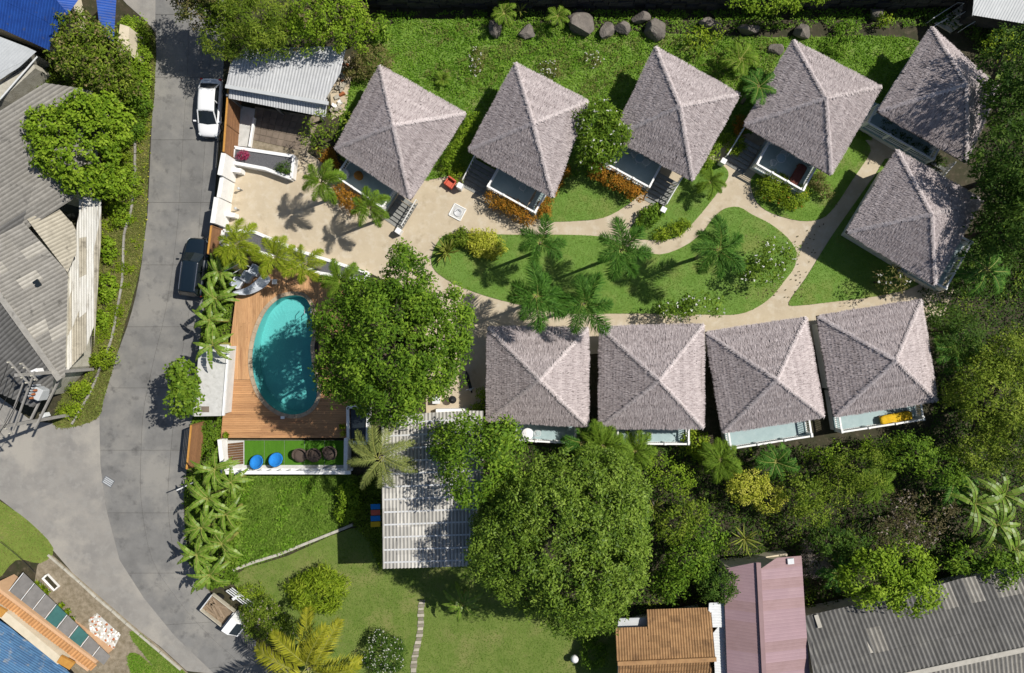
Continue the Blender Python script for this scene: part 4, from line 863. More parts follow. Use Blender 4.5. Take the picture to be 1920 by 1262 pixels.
for i in range(0, n, 2):
    k = [(i + q) % n for q in range(3)]
    a, b = [inn[q] for q in k], [cop[q] for q in k]; g = .03
    a[0], a[2] = a[0].lerp(a[1], g), a[2].lerp(a[1], g); b[0], b[2] = b[0].lerp(b[1], g), b[2].lerp(b[1], g)
    MB().slab([Vector((p.x, p.y, ZD + .05)) for p in a + b[::-1]], .09).build('coping_stone', 'coping', pool)
lad = MB()
for s_ in (-.25, .25): lad.tube([P(577, 582, ZD + .05) + Vector((s_, .25, 0)), P(577, 582, ZD + .7) + Vector((s_, .1, 0)), P(577, 582, ZD + .7) + Vector((s_, -.25, 0)), P(577, 582, ZD - .8) + Vector((s_, -.3, 0))], .025, 6)
lad.build('ladder', 'chrome', pool)
MB().box(P(530, 783, ZD + .09), (.3, .2, .08)).build('skimmer_lid', 'white_clean', pool)
# timber deck: every board clipped round the pool
DECK = PP([(446, 524), (500, 505), (575, 500), (640, 540), (664, 640), (658, 700), (656, 821), (414, 821), (424, 700), (438, 590)], ZD)
deck = thing('pool_deck', 'golden brown timber deck around the kidney pool', 'deck', P(540, 690))
u_ = flat('deck_frame', [(p.x, p.y) for p in DECK], [[(p.x, p.y) for p in offset(pool_w, .24)]], ZD - .05, 'dark_underside'); u_.parent = deck; u_.matrix_parent_inverse = Matrix.Translation(-WORLD[deck.name])
sk = MB()
for i in range(len(DECK)): sk.bar(DECK[i] - Vector((0, 0, .3)), DECK[(i + 1) % len(DECK)] - Vector((0, 0, .3)), .04, .5)
sk.build('skirting', 'plank_dark', deck)
hole = offset(pool_w, .265)
def spans(poly, ax, x):
    r = []; N = len(poly)
    for i in range(N):
        a, b = poly[i], poly[(i + 1) % N]
        if (a[ax] <= x) != (b[ax] <= x): r.append(a[1 - ax] + (b[1 - ax] - a[1 - ax]) * (x - a[ax]) / (b[ax] - a[ax]))
    return sorted(r)
def boards(ax, lo, hi, lim, wd, m, seed):
    rng = random.Random(seed); x = lo; cnt = 0
    while x + wd <= hi + 1e-6:
        e0, e1 = x + .006, x + wd - .006
        S0, S1 = spans(DECK, ax, e0 + .001), spans(DECK, ax, e1 - .001); H0, H1 = spans(hole, ax, e0), spans(hole, ax, e1)
        if len(S0) >= 2 and len(S1) >= 2:
            seg = [((max(S0[0], lim[0]), max(S1[0], lim[0])), (min(S0[-1], lim[1]), min(S1[-1], lim[1])))]
            if len(H0) >= 2 and len(H1) >= 2:
                (a, b), s_ = (seg[0][0], seg[0][1]), []
                if H0[0] - a[0] > .1 and H1[0] - a[1] > .1: s_.append((a, (min(H0[0], b[0]), min(H1[0], b[1]))))
                if b[0] - H0[-1] > .1 and b[1] - H1[-1] > .1: s_.append(((max(H0[-1], a[0]), max(H1[-1], a[1])), b))
                seg = s_
            for (a0, a1), (b0, b1) in seg:
                L = max(b0 - a0, b1 - a1); 
                if L < .15: continue
                k = max(1, round(L / 3.4)); cuts = [0] + sorted((i + rng.uniform(-.2, .2)) / k for i in range(1, k)) + [1]
                for c0, c1 in zip(cuts, cuts[1:]):
                    g = .006 / L; q = [(e0, a0 + (b0 - a0) * (c0 + g)), (e0, a0 + (b0 - a0) * (c1 - g)), (e1, a1 + (b1 - a1) * (c1 - g)), (e1, a1 + (b1 - a1) * (c0 + g))]
                    z = ZD + rng.uniform(-.003, .003)
                    top = [Vector((p, r_, z)) if ax == 0 else Vector((r_, p, z)) for p, r_ in q]
                    MB().slab(top, .03).build('plank', m, deck); cnt += 1
        x += wd
    return cnt
ysp = P(0, 712, ZD).y
xs_ = [p.x for p in DECK]; ys_ = [p.y for p in DECK]
boards(0, min(xs_), max(xs_), (ysp, 99), .15, 'deck_wood_v', 3)
boards(1, min(ys_), ysp - .004, (-99, 99), .14, 'deck_wood', 4)
# grass terrace with white parapet
ter = thing('pool_terrace', 'sunken terrace with artificial green turf and white parapet', 'terrace', P(535, 855))
MB().slab(PP([(424, 826), (648, 826), (648, 879), (424, 879)], .25), .3).build('base', 'grey_slab', ter)
cw = (646 - 458) / 5
for i in range(5): MB().slab(PP([(458.3 + i * cw, 826), (457.7 + (i + 1) * cw, 826), (457.7 + (i + 1) * cw, 872), (458.3 + i * cw, 872)], .275), .03).build('turf_strip', 'turf_carpet', ter)
for i in range(9): MB().slab(PP([(427, 832 + i * 4.6), (456, 829 + i * 4.6), (456, 833 + i * 4.6), (427, 836 + i * 4.6)], .29), .04).build('plank', 'plank_dark', ter)
for (a, b) in (((417, 822), (424, 887)), ((652, 820), (651, 887))): MB().bar(P(*a, .62), P(*b, .62), .30, 1.2).build('side_wall', 'white_paint', ter, bevel=.02)
MB().bar(P(417, 886, 1.6), P(658, 886, 1.6), .26, .14).build('parapet_beam', 'white_paint', ter, bevel=.02)
for i in range(13):
    x = 424 + i * 18.8; MB().box((P(x, 886, 1.6).x, P(x, 886, 1.6).y, .9), (.10, .12, 1.3)).build('parapet_post', 'white_paint', ter)
MB().bar(P(420, 886, 1.6) - Vector((0, 0, 1.3)), P(654, 886, 1.6) - Vector((0, 0, 1.3)), .18, .3).build('parapet_kerb', 'white_paint', ter)
# grey planter tank right of the deck
t = thing('wall_trough', 'dark rectangular trough with white rim beside the deck corner', 'trough', P(668, 800))
q = [(654, 762), (692, 764), (690, 830), (655, 828)]
MB().slab(PP([(658, 768), (686, 769), (685, 824), (659, 823)], .7), .7).build('water_face', 'glass_dark', t)
for a, b in zip(q, q[1:] + q[:1]): MB().bar(P(*a, .45), P(*b, .45), .2, .9).build('rim', 'white_paint', t)
# white flat roof beside the pool
t = thing('pump_house', 'small pump house with flat white roof between deck and road', 'pump house', P(392, 715))
pq = [(374, 646), (428, 646), (418, 780), (360, 781)]
MB().slab(PP(pq, 2.35), .16).build('roof_slab', 'grey_slab', t, bevel=.02)
MB().slab([p.lerp(P(395, 713, 2.2), .05) for p in PP(pq, 2.18)], 2.2).build('wall', 'wall_white', t)
MB().slab(PP([(377, 762), (392, 762), (392, 773), (377, 773)], 2.37), .04).build('hatch', 'paver_brown', t)
MB().bar(P(429, 648, 2.36), P(419, 779, 2.36), .16, .22).build('roof_upstand', 'white_paint', t)
# boundary wall and gate piers
t = thing('gate_wall', 'bright white rendered gate wall beside the road', 'wall', P(425, 360))
def wseg(a, b, h, th, m='white_paint', nm='wall_panel', par=None, z0=0): return MB().bar(P(*a, 0) + Vector((0, 0, z0 + h / 2)), P(*b, 0) + Vector((0, 0, z0 + h / 2)), th, h).build(nm, m, par if par else t, bevel=.02)
wseg((444, 303), (437, 342), 2.5, .35); wseg((437, 344), (431, 380), 2.1, .3); wseg((431, 382), (424, 428), 2.5, .35)
for a in ((440, 322), (428, 404)): wseg((a[0] - 2, a[1]), (a[0] + 20, a[1] + 3), .9, .34, nm='pier')
def fence(label, a, b, h, n, m='fence_wood', rail=True):
    t = thing('slat_fence', label, 'fence', P(*a)); A, B = P(*a), P(*b); k = max(2, int((B - A).length / 1.9) + 1)
    for i in range(k): q = A.lerp(B, i / (k - 1)); MB().box(q + Vector((0, 0, h / 2 + .03)), (.10, .10, h + .06)).build('post', 'fence_wood', t)
    for i in range(n): z = .12 + (h - .2) * i / (n - 1); MB().bar(A + Vector((0, 0, z)), B + Vector((0, 0, z)), .035, (h - .2) / n * .6).build('slat', m, t)
    if rail: MB().bar(A + Vector((0, 0, h + .08)), B + Vector((0, 0, h + .08)), .13, .05).build('top_rail', 'fence_rail', t)
    return t
fence('orange brown slat fence beside the white car', (456, 150), (445, 301), 2.5, 14)
fence('short slat fence between pump house and terrace along the road', (386, 790), (378, 868), 2.4, 14)
fence('weathered slat fence at the gate behind the dark car', (420, 432), (414, 482), 2.2, 13)
# gravel planters
def planter(label, poly, h, m='gravel_grey'):
    w_ = PP(poly, h); c = sum(w_, Vector()) / len(w_); t = thing('planter', label, 'planter', (c.x, c.y, 0))
    MB().slab([p - Vector((0, 0, .12)) for p in w_], h - .1).build('gravel', m, t)
    for i in range(len(w_)): MB().bar(w_[i] - Vector((0, 0, h / 2)), w_[(i + 1) % len(w_)] - Vector((0, 0, h / 2)), .24, h).build('rim', 'white_clean', t)
    return t
planter('white rimmed gravel planter with magenta plant beside the carport', [(438, 276), (551, 293), (546, 334), (497, 316), (434, 304)], .8)
planter('long white rimmed gravel planter between palms and yard', [(418, 432), (475, 434), (560, 470), (690, 512), (684, 526), (600, 512), (480, 470), (414, 458)], .55)
for i, (x, y) in enumerate(((454, 357), (448, 394))):
    t = thing('bollard_lamp', ('small grey bollard lamp by the upper gate pier', 'small grey bollard lamp by the lower gate pier')[i], 'lamp', P(x, y), local=True)
    MB().lathe([(.07, 0), (.06, .05), (.05, .6), (.05, .62)], (0, 0, 0), 12).build('stem', 'steel_grey', t, True); MB().lathe([(.09, .6), (.11, .68), (.10, .76), (.03, .8)], (0, 0, 0), 14).build('lamp_head', 'zinc_light', t, True)
# stepping stones and low wall in the bottom garden
st = thing('stepping_stone_path', 'narrow path of alternating pale and brown stepping stones across the lawn', 'path', P(780, 1200))
pts = smooth_poly([(792, 1125), (789, 1145), (789, 1170), (786, 1195), (780, 1222), (776, 1245), (775, 1275)], 4, False)
for i in range(len(pts) - 1):
    (x0, y0), (x1, y1) = pts[i], pts[i + 1]; wd = 5 + (i % 3) * .6
    MB().slab(PP([(x0 - wd, y0 + .5), (x0 + wd, y0), (x1 + wd, y1 - .8), (x1 - wd, y1 - .5)], .10), .06).build('stone', 'stepping' if i % 2 else 'stepping_dark', st)
t = thing('low_garden_wall', 'low pale crumbling wall between rough field and lawn', 'wall', P(550, 1030))
pts = smooth_poly([(438, 1068), (480, 1052), (520, 1040), (560, 1024), (600, 1008), (640, 992), (662, 983)], 2, False)
for a, b in zip(pts, pts[1:]): A, B = P(*a, .15), P(*b, .15); MB().bar(A.lerp(B, .01), A.lerp(B, .99), .2, .32).build('wall_block', 'low_wall', t)
# service yard between big tree and first lower bungalow
t = thing('service_wall', 'low white wall at the end of the shaded side passage', 'wall', P(848, 770)); MB().bar(P(818, 771, .35), P(876, 770, .35), .38, .7).build('wall_body', 'white_paint', t, bevel=.02)
t = thing('storage_box', 'square white box beside the kettle grill', 'box', P(818, 750)); MB().box(P(818, 750, .3), (.55, .55, .56)).build('box_body', 'white_clean', t, bevel=.02); MB().box(P(818, 750, .61), (.59, .59, .05)).build('lid', 'white_metal', t)

# ------------------------------------------------------------------ vehicles
def loft(mb, secs):
    o = len(mb.v); k = len(secs[0])
    for s_ in secs: mb.v += [tuple(p) for p in s_]
    for i in range(len(secs) - 1):
        for j in range(k - 1): a = o + i * k + j; mb.f.append((a, a + 1, a + k + 1, a + k))
    mb.f.append(tuple(o + j for j in range(k))[::-1]); mb.f.append(tuple(o + (len(secs) - 1) * k + j for j in range(k)))
def car(label, px, py, rz, L, W, Hh, paint, suv=False, group=None):
    """front of the car points to +X locally"""
    c = P(px, py); t = thing('parked_car', label, 'car', (c.x, c.y, .035), group, rz, local=True)
    hl = L / 2; belt = .92 if not suv else 1.06
    st_ = ([(-1, .78, .80), (-.97, .93, .92), (-.80, .98, .98), (-.45, 1, 1.0), (.30, 1, .99), (.55, .99, .96), (.80, .94, .88), (.93, .83, .80), (1, .55, .68)] if not suv else
           [(-1, .90, .97), (-.98, .97, 1.0), (-.7, 1, 1.0), (0, 1, 1.0), (.35, 1, .99), (.65, .98, .95), (.86, .92, .90), (.96, .80, .84), (1, .64, .74)])
    secs = []
    for x, wf, zf in st_:
        w_ = W / 2 * wf; z = belt * zf; X = x * hl
        secs.append([(X, -w_ * .88, .22), (X, -w_, .45), (X, -w_, z * .78), (X, -w_ * .95, z * .93), (X, -w_ * .82, z), (X, 0, z + .035), (X, w_ * .82, z), (X, w_ * .95, z * .93), (X, w_, z * .78), (X, w_, .45), (X, w_ * .88, .22), (X, -w_ * .88, .22)])
    mb = MB(); loft(mb, secs); body = mb.build('body', paint, t, True)
    sub = body.modifiers.new('sub', 'SUBSURF'); sub.levels = 1; sub.render_levels = 1
    # cabin: roof skin over dark glass
    xr, xa, xb, xf = (-.80, -.55, .18, .56) if not suv else (-.97, -.86, .16, .46)
    wb, wt_ = W * .445, W * .35
    zb, zt = belt - .03, Hh
    def ring(s_, z, w_): return None
    cab = MB(); B_ = [(xr * hl, -wb * .93, zb), (xf * hl, -wb * .90, zb), (xf * hl + .10, 0, zb), (xf * hl, wb * .90, zb), (xr * hl, wb * .93, zb), (xr * hl - .05, 0, zb)]
    T_ = [(xa * hl, -wt_ * .95, zt - .04), (xb * hl, -wt_ * .97, zt - .04), (xb * hl + .07, 0, zt), (xb * hl, wt_ * .97, zt - .04), (xa * hl, wt_ * .95, zt - .04), (xa * hl - .04, 0, zt)]
    cab.add(B_ + T_, [(i, (i + 1) % 6, 6 + (i + 1) % 6, 6 + i) for i in range(6)]); cab.build('windows', 'glass_dark', t)
    rf = MB(); e = .02
    def sc(p, k, dz): return (p[0], p[1] * k, p[2] + dz)
    rows = []
    for x, zz in ((xa * hl - .06, zt - .05), (xa * hl + .08, zt), ((xa + xb) / 2 * hl, zt + .045), (xb * hl - .08, zt + .02), (xb * hl + .08, zt - .03)):
        rows.append([(x, wt_ * f * 1.06, zz - (.07 if abs(f) == 1 else .015 if abs(f) > .5 else 0)) for f in (-1, -.8, -.4, 0, .4, .8, 1)])
    o = len(rf.v)
    for r in rows: rf.v += r
    for i in range(4):
        for j in range(6): a = o + i * 7 + j; rf.f.append((a, a + 7, a + 8, a + 1))
    rf.build('roof', paint, t, True).modifiers.new('sol', 'SOLIDIFY').thickness = .03
    def lerp(a, b, f): return tuple(x + (y - x) * f for x, y in zip(a, b))
    for s_ in (-1, 1):    # pillars
        for (b_, tp) in (((xr * hl, s_ * wb * .935, zb), (xa * hl, s_ * wt_ * .96, zt - .03)), ((xf * hl, s_ * wb * .905, zb), (xb * hl, s_ * wt_ * .98, zt - .03)), ((-.12 * hl, s_ * wb * .93, zb), (-.18 * hl, s_ * wt_ * .985, zt - .03))):
            MB().bar(b_, tp, .075, .06).build('pillar', paint, t)
        m_ = MB(); m_.box((xf * hl - .12, s_ * (W / 2 + .10), belt + .05), (.12, .2, .13)); m_.build('mirror', paint, t, bevel=.02)
        for x in (-.60, .60):
            w_ = MB(); w_.lathe([(.20, -.10), (.31, -.10), (.33, -.06), (.33, .06), (.31, .10), (.20, .10)], (0, 0, 0), 20)
            wo = w_.build('wheel', 'black_rubber', t, True); wo.location = (x * hl, s_ * (W / 2 - .11), .33); wo.rotation_euler = (math.pi / 2, 0, 0)
            r_ = MB(); r_.lathe([(.05, -.105), (.20, -.105), (.20, .105), (.05, .105)], (0, 0, 0), 14); r_.build('rim', 'chrome', wo)
        MB().box((hl * .90, s_ * W * .34, belt * .74), (.26, .26, .12), s_ * -.7).build('headlight', 'head_lamp', t, bevel=.03)
        MB().box((-hl * .955, s_ * W * .40, belt * .80), (.14, .22, .18), s_ * .3).build('tail_light', 'red_lamp', t, bevel=.02)
        MB().box((-.02, s_ * (W / 2 - .012), belt * .72), (L * .36, .03, .025)).build('side_trim', 'steel_grey', t)
    MB().box((hl * .985, 0, .5), (.10, W * .5, .16)).build('grille', 'black_rubber', t); MB().box((hl * .97, 0, .34), (.10, W * .62, .16)).build('bumper', paint, t, bevel=.03); MB().box((-hl * .99, 0, .40), (.10, W * .85, .2)).build('bumper', paint, t, bevel=.03)
    if suv:
        for s_ in (-1, 1): MB().bar((xa * hl + .1, s_ * wt_ * .93, zt + .03), (xb * hl - .1, s_ * wt_ * .95, zt + .03), .045, .05).build('roof_rail', 'chrome', t)
    else: MB().box((-.9 * hl, 0, belt * .955), (.02, .9, .02)).build('boot_line', 'steel_grey', t)
    return t
car('white saloon car parked beside the carport fence', 401, 208, math.radians(-93), 4.5, 1.76, 1.45, 'car_white')
car('dark navy estate car parked beside the pool palms', 374, 503, math.radians(83), 4.5, 1.82, 1.66, 'car_navy', True)
# small timber flatbed truck half under the bush
c = P(430, 1146); t = thing('flatbed_truck', 'old small truck with timber filled bed and white cab, half under a bush', 'truck', (c.x, c.y, .035), rz=math.radians(-38), local=True)
MB().box((-.65, 0, .62), (2.2, 1.5, .08)).build('bed_floor', 'old_timber', t)
for y in (-.74, .74): MB().box((-.65, y, .82), (2.2, .06, .4)).build('side_board', 'fibre_cream', t)
for x in (-1.74, .42): MB().box((x, 0, .82), (.06, 1.5, .4)).build('end_board', 'white_metal', t)
for i in range(7): MB().box((-.7 + random.uniform(-.2, .2), -.5 + i * .16, .74 + .04 * (i % 3)), (random.uniform(1.2, 1.8), .13, .04), random.uniform(-.5, .5)).build('timber', 'old_timber', t)
mb = MB(); loft(mb, [[(.5, -.72, .35), (.5, -.74, 1.0), (.55, -.62, 1.62), (.55, .62, 1.62), (.5, .74, 1.0), (.5, .72, .35), (.5, -.72, .35)], [(1.25, -.70, .35), (1.28, -.72, 1.0), (1.1, -.58, 1.6), (1.1, .58, 1.6), (1.28, .72, 1.0), (1.25, .70, .35), (1.25, -.70, .35)], [(1.8, -.6, .35), (1.78, -.62, .95), (1.75, -.5, 1.02), (1.75, .5, 1.02), (1.78, .62, .95), (1.8, .6, .35), (1.8, -.6, .35)]]); mb.build('cab', 'car_white', t)
MB().bar((1.14, 0, 1.56), (1.70, 0, 1.06), 1.0, .02).build('windscreen', 'glass_dark', t)
for x in (-1.2, 1.2):
    for y in (-.66, .66):
        wo = MB().lathe([(.18, -.09), (.28, -.09), (.30, 0), (.28, .09), (.18, .09)], (0, 0, 0), 16).build('wheel', 'black_rubber', t, True); wo.location = (x, y, .3); wo.rotation_euler = (math.pi / 2, 0, 0)
t = thing('folding_gate', 'white metal bar gate lying beside the old truck', 'gate', P(440, 1118))
for k in range(4): MB().bar(P(424 + k * 3.5, 1108 - k * 2, .55), P(466 + k * 4, 1140 - k * 2, .55), .06, .05).build('bar', 'white_metal', t)
MB().bar(P(436, 1124, .6), P(452, 1114, .6), .22, .06).build('cross_plate', 'white_metal', t)
for x, y in ((426, 1107), (474, 1137)): MB().bar(P(x, y, 0), P(x, y, .6), .06, .06).build('leg', 'white_metal', t)
# motor scooter
c = P(880, 716); t = thing('motor_scooter', 'dark motor scooter parked beside the big round tree', 'scooter', (c.x, c.y, .03), rz=math.radians(-75), local=True)
for x in (-.6, .6):
    wo = MB().lathe([(.18, -.05), (.27, -.05), (.28, 0), (.27, .05), (.18, .05)], (0, 0, 0), 16).build('wheel', 'black_rubber', t, True); wo.location = (x, 0, .28); wo.rotation_euler = (math.pi / 2, 0, 0)
mb = MB(); loft(mb, [[(x, -w_, .3), (x, -w_, h_), (x, w_, h_), (x, w_, .3), (x, -w_, .3)] for x, w_, h_ in ((-.8, .08, .7), (-.45, .16, .72), (-.1, .15, .6), (.1, .13, .42), (.4, .13, .45), (.55, .10, .8))]); mb.build('body', 'car_navy', t)
MB().box((-.35, 0, .78), (.65, .26, .09)).build('seat', 'black_rubber', t, bevel=.03); MB().bar((.48, -.34, 1.02), (.48, .34, 1.02), .04, .04).build('handlebar', 'chrome', t); MB().bar((.6, 0, .3), (.48, 0, 1.02), .07, .07).build('fork', 'steel_grey', t); MB().box((.58, 0, .92), (.1, .18, .14)).build('headlight', 'head_lamp', t)
c = P(850, 748); t = thing('kettle_grill', 'round black kettle grill on legs by the white wall', 'grill', (c.x, c.y, .03), local=True)
MB().lathe([(.05, .45), (.22, .52), (.30, .68), (.30, .72), (.24, .86), (.10, .95), (.03, .97)], (0, 0, 0), 20).build('kettle', 'black_rubber', t, True); MB().box((0, 0, 1.0), (.14, .04, .04)).build('handle', 'chrome', t)
for i in range(3): MB().tube([(math.cos(i * 2.1) * .15, math.sin(i * 2.1) * .15, .5), (math.cos(i * 2.1) * .3, math.sin(i * 2.1) * .3, 0)], .015, 6).build('leg', 'steel_grey', t)
# ------------------------------------------------------------------ utility poles
def upole(label, px, py, h, arms):
    t = thing('utility_pole', label, 'utility pole', P(px, py)); b = P(px, py)
    MB().bar(b, b + Vector((0, 0, h)), .22, .19).build('shaft', 'pole_concrete', t)
    for z, L, a in arms:
        d = Vector((math.cos(a), math.sin(a), 0)); MB().bar(b + d * -L + Vector((0, .16, z)), b + d * L + Vector((0, .16, z)), .09, .1).build('cross_arm', 'pole_concrete', t)
        for k in (-.9, -.45, .45, .9): MB().lathe([(.03, 0), (.07, .05), (.04, .1), (.07, .15), (.03, .22)], b + d * L * k + Vector((0, .16, z + .07)), 10).build('insulator', 'low_wall', t, True)
    return t
upole('concrete utility pole at the verge end with the transformer platform', 176, 692, 8.5, [(8.2, 1.0, 2.3), (7.2, .8, 2.3)])
upole('concrete utility pole standing at the mouth of the side street', 134, 777, 8.5, [(8.2, 1.0, 2.3), (7.2, .9, 2.3)])
t = thing('transformer_platform', 'transformer and beams mounted between the two utility poles', 'transformer', P(150, 735)); A, B = P(176, 692), P(134, 777); dv = (B - A).normalized(); sv = Vector((dv.y, -dv.x, 0))
for s_ in (-.28, .28):
    MB().bar(A - dv * .5 + sv * s_ + Vector((0, 0, 4.2)), B + dv * .5 + sv * s_ + Vector((0, 0, 4.2)), .11, .16).build('beam', 'pole_concrete', t)
    MB().bar(A - dv * .3 + sv * s_ * .8 + Vector((0, 0, 7.2)), B + dv * .3 + sv * s_ * .8 + Vector((0, 0, 6.4)), .09, .12).build('beam', 'pole_concrete', t)
mc = A.lerp(B, .42); MB().box(mc + Vector((0, 0, 4.95)), (.85, .62, 1.0), math.atan2(dv.y, dv.x)).build('transformer_tank', 'zinc_light', t, bevel=.05)
for k in range(5): MB().box(mc + dv * (-.4 + k * .2) + sv * .5 + Vector((0, 0, 4.9)), (.04, .16, 1.0), math.atan2(dv.y, dv.x)).build('cooling_fin', 'zinc_grey', t)
for k in range(3): MB().lathe([(.05, 0), (.10, .06), (.06, .12), (.10, .18), (.05, .3), (.02, .4)], mc + dv * (-.3 + k * .3) + Vector((0, 0, 5.6)), 10).build('bushing', 'terracotta', t, True)
mb = A + Vector((-.35, .05, 5.9)); MB().box(mb, (.5, .45, .7), .4).build('switch_box', 'white_clean', t, bevel=.03); MB().box(B + Vector((.1, .3, 3.2)), (.35, .3, .6), .4).build('meter_box', 'white_metal', t)
def cable(label, a, b, sag, r=.025):
    a, b = Vector(a), Vector(b); pts = [a.lerp(b, i / 14) - Vector((0, 0, sag * 4 * (i / 14) * (1 - i / 14))) for i in range(15)]
    o = MB().tube(pts, r, 5).build('cable', 'cable_black', None, True); tag(o, label, 'cable'); return o
A0, B0 = P(176, 692), P(134, 777)
for k, o_ in enumerate((-.8, 0, .8)): cable(('upper', 'middle', 'lower')[k] + ' black cable sagging between the two utility poles', A0 + Vector((o_ * .7, .16 + o_ * -.7, 8.45)), B0 + Vector((o_ * .7, .16 - o_ * .7, 8.45)), .25)
for k, o_ in enumerate((-.8, .1, .9)): cable(('first', 'second', 'third')[k] + ' black cable from the side street pole to the photo edge', B0 + Vector((o_ * .7, .16 - o_ * .7, 8.4)), P(-400, 860 + k * 18, 8.5), .7)
cable('thin black wire running over the corner house forecourt', P(0, 1016, 4.5), P(66, 1074, 3.0), .1, .02)
t = thing('street_pole', 'thin grey leaning pole at the road edge by the bananas', 'pole', P(366, 902)); MB().tube([P(372, 900), P(372, 900) + Vector((-.15, -.1, 3.2))], [.06, .05], 8).build('shaft', 'zinc_grey', t, True); MB().lathe([(.09, 0), (.09, .05)], P(372, 900), 12).build('base_plate', 'steel_grey', t)
# ------------------------------------------------------------------ furniture
def tub_chair(label, name, px, py, z, rz, m, r=.48, group=None, cat='chair', cushion=None):
    c = P(px, py, z); t = thing(name, label, cat, c, group, rz, local=True)
    MB().lathe([(.1, .30), (r * .85, .34), (r, .42), (r * .98, .48), (r * .5, .50), (.05, .49)], (0, 0, 0), 22).build('seat', cushion or m, t, True)
    mb = MB(); K = 15; pr = []
    for i in range(K):
        a = math.radians(55 + 250 * i / (K - 1)); h = .42 + .42 * math.sin(math.pi * i / (K - 1)) ** .6
        pr.append((math.cos(a), math.sin(a), h))
    for i in range(K - 1):
        (x0, y0, h0), (x1, y1, h1) = pr[i], pr[i + 1]; R0, R1 = r * 1.0, r * 1.12
        v = [(x0 * R0, y0 * R0, .36), (x1 * R0, y1 * R0, .36), (x1 * R1, y1 * R1, h1), (x0 * R1, y0 * R1, h0), (x0 * (R0 - .07), y0 * (R0 - .07), .36), (x1 * (R0 - .07), y1 * (R0 - .07), .36), (x1 * (R1 - .08), y1 * (R1 - .08), h1), (x0 * (R1 - .08), y0 * (R1 - .08), h0)]
        mb.add(v, [(0, 1, 2, 3), (7, 6, 5, 4), (3, 2, 6, 7)])
    mb.build('backrest', m, t, True)
    for i in range(4): a = .785 + i * 1.571; MB().tube([(math.cos(a) * r * .6, math.sin(a) * r * .6, .34), (math.cos(a) * r * .85, math.sin(a) * r * .85, 0)], .02, 6).build('leg', 'black_rubber', t)
    return t
def saucer(label, px, py, z, rz):
    c = P(px, py, z); t = thing('round_chair', label, 'chair', c, 'blue round chairs on the terrace', rz, local=True)
    M = Matrix.Rotation(math.radians(24), 4, 'Y')
    mb = MB(); mb.lathe([(.05, .0), (.30, .03), (.46, .13), (.54, .24), (.56, .30), (.53, .33), (.42, .22), (.22, .13), (.05, .11)], (0, 0, 0), 26)
    rng = random.Random(int(px)); mb.v = [tuple(M @ Vector((x * rng.uniform(.96, 1.03), y * rng.uniform(.96, 1.03), zz)) + Vector((0, 0, .40))) for x, y, zz in mb.v]; mb.build('cushion', 'blue_fabric', t, True)
    ring = [tuple(M @ Vector((math.cos(a) * .57, math.sin(a) * .57, .27)) + Vector((0, 0, .40))) for a in [i * 6.2832 / 20 for i in range(21)]]; MB().tube(ring, .018, 6, False).build('rim_tube', 'black_rubber', t)
    for i in range(4): a = .785 + i * 1.571; MB().tube([(math.cos(a) * .3, math.sin(a) * .3, .48), (math.cos(a) * .5, math.sin(a) * .5, 0)], .017, 6).build('leg', 'black_rubber', t)
saucer('round blue cushioned chair nearest the terrace boards', 488, 866, .28, 2.1); saucer('round blue cushioned chair beside the wicker chairs', 523, 862, .28, 1.8)
tub_chair('brown wicker tub chair next to the blue chairs', 'wicker_chair', 566, 852, .28, -1.6, 'wicker', .54, 'wicker chairs on the terrace'); tub_chair('brown wicker tub chair in the middle of the wicker row', 'wicker_chair', 592, 852, .28, -1.5, 'wicker', .54, 'wicker chairs on the terrace'); tub_chair('shaded wicker tub chair nearest the terrace end wall', 'wicker_chair', 621, 848, .28, -2.2, 'wicker', .54, 'wicker chairs on the terrace')
def armchair(label, px, py, z, rz, m, group=None, w_=.75):
    t = thing('armchair', label, 'armchair', P(px, py, z), group, rz, local=True)
    MB().box((0, 0, .22), (w_, w_, .28)).build('base', m, t, bevel=.03); MB().box((.04, 0, .41), (w_ * .82, w_ * .72, .14)).build('cushion', 'grey_fabric' if m != 'coral_paint' else m, t, bevel=.04)
    MB().box((-w_ * .43, 0, .52), (.13, w_, .5)).build('backrest', m, t, bevel=.04)
    for s_ in (-1, 1): MB().box((.04, s_ * w_ * .45, .42), (w_ * .85, .11, .34)).build('armrest', m, t, bevel=.03)
    for a in (-1, 1):
        for b in (-1, 1): MB().box((a * w_ * .4, b * w_ * .4, .04), (.06, .06, .1)).build('leg', 'steel_grey', t)
armchair('white armchair of the poolside pair nearest the road', 449, 531, ZD, 1.0, 'light_fabric', 'poolside armchairs'); armchair('grey cushioned armchair in the middle of the poolside seats', 467, 520, ZD, 1.0, 'light_fabric', 'poolside armchairs'); armchair('white armchair nearest the palms at the pool head', 482, 508, ZD, 1.0, 'light_fabric', 'poolside armchairs')
armchair('coral red wooden armchair between the first two bungalows', 845, 345, .04, -2.2, 'coral_paint', None, .72)
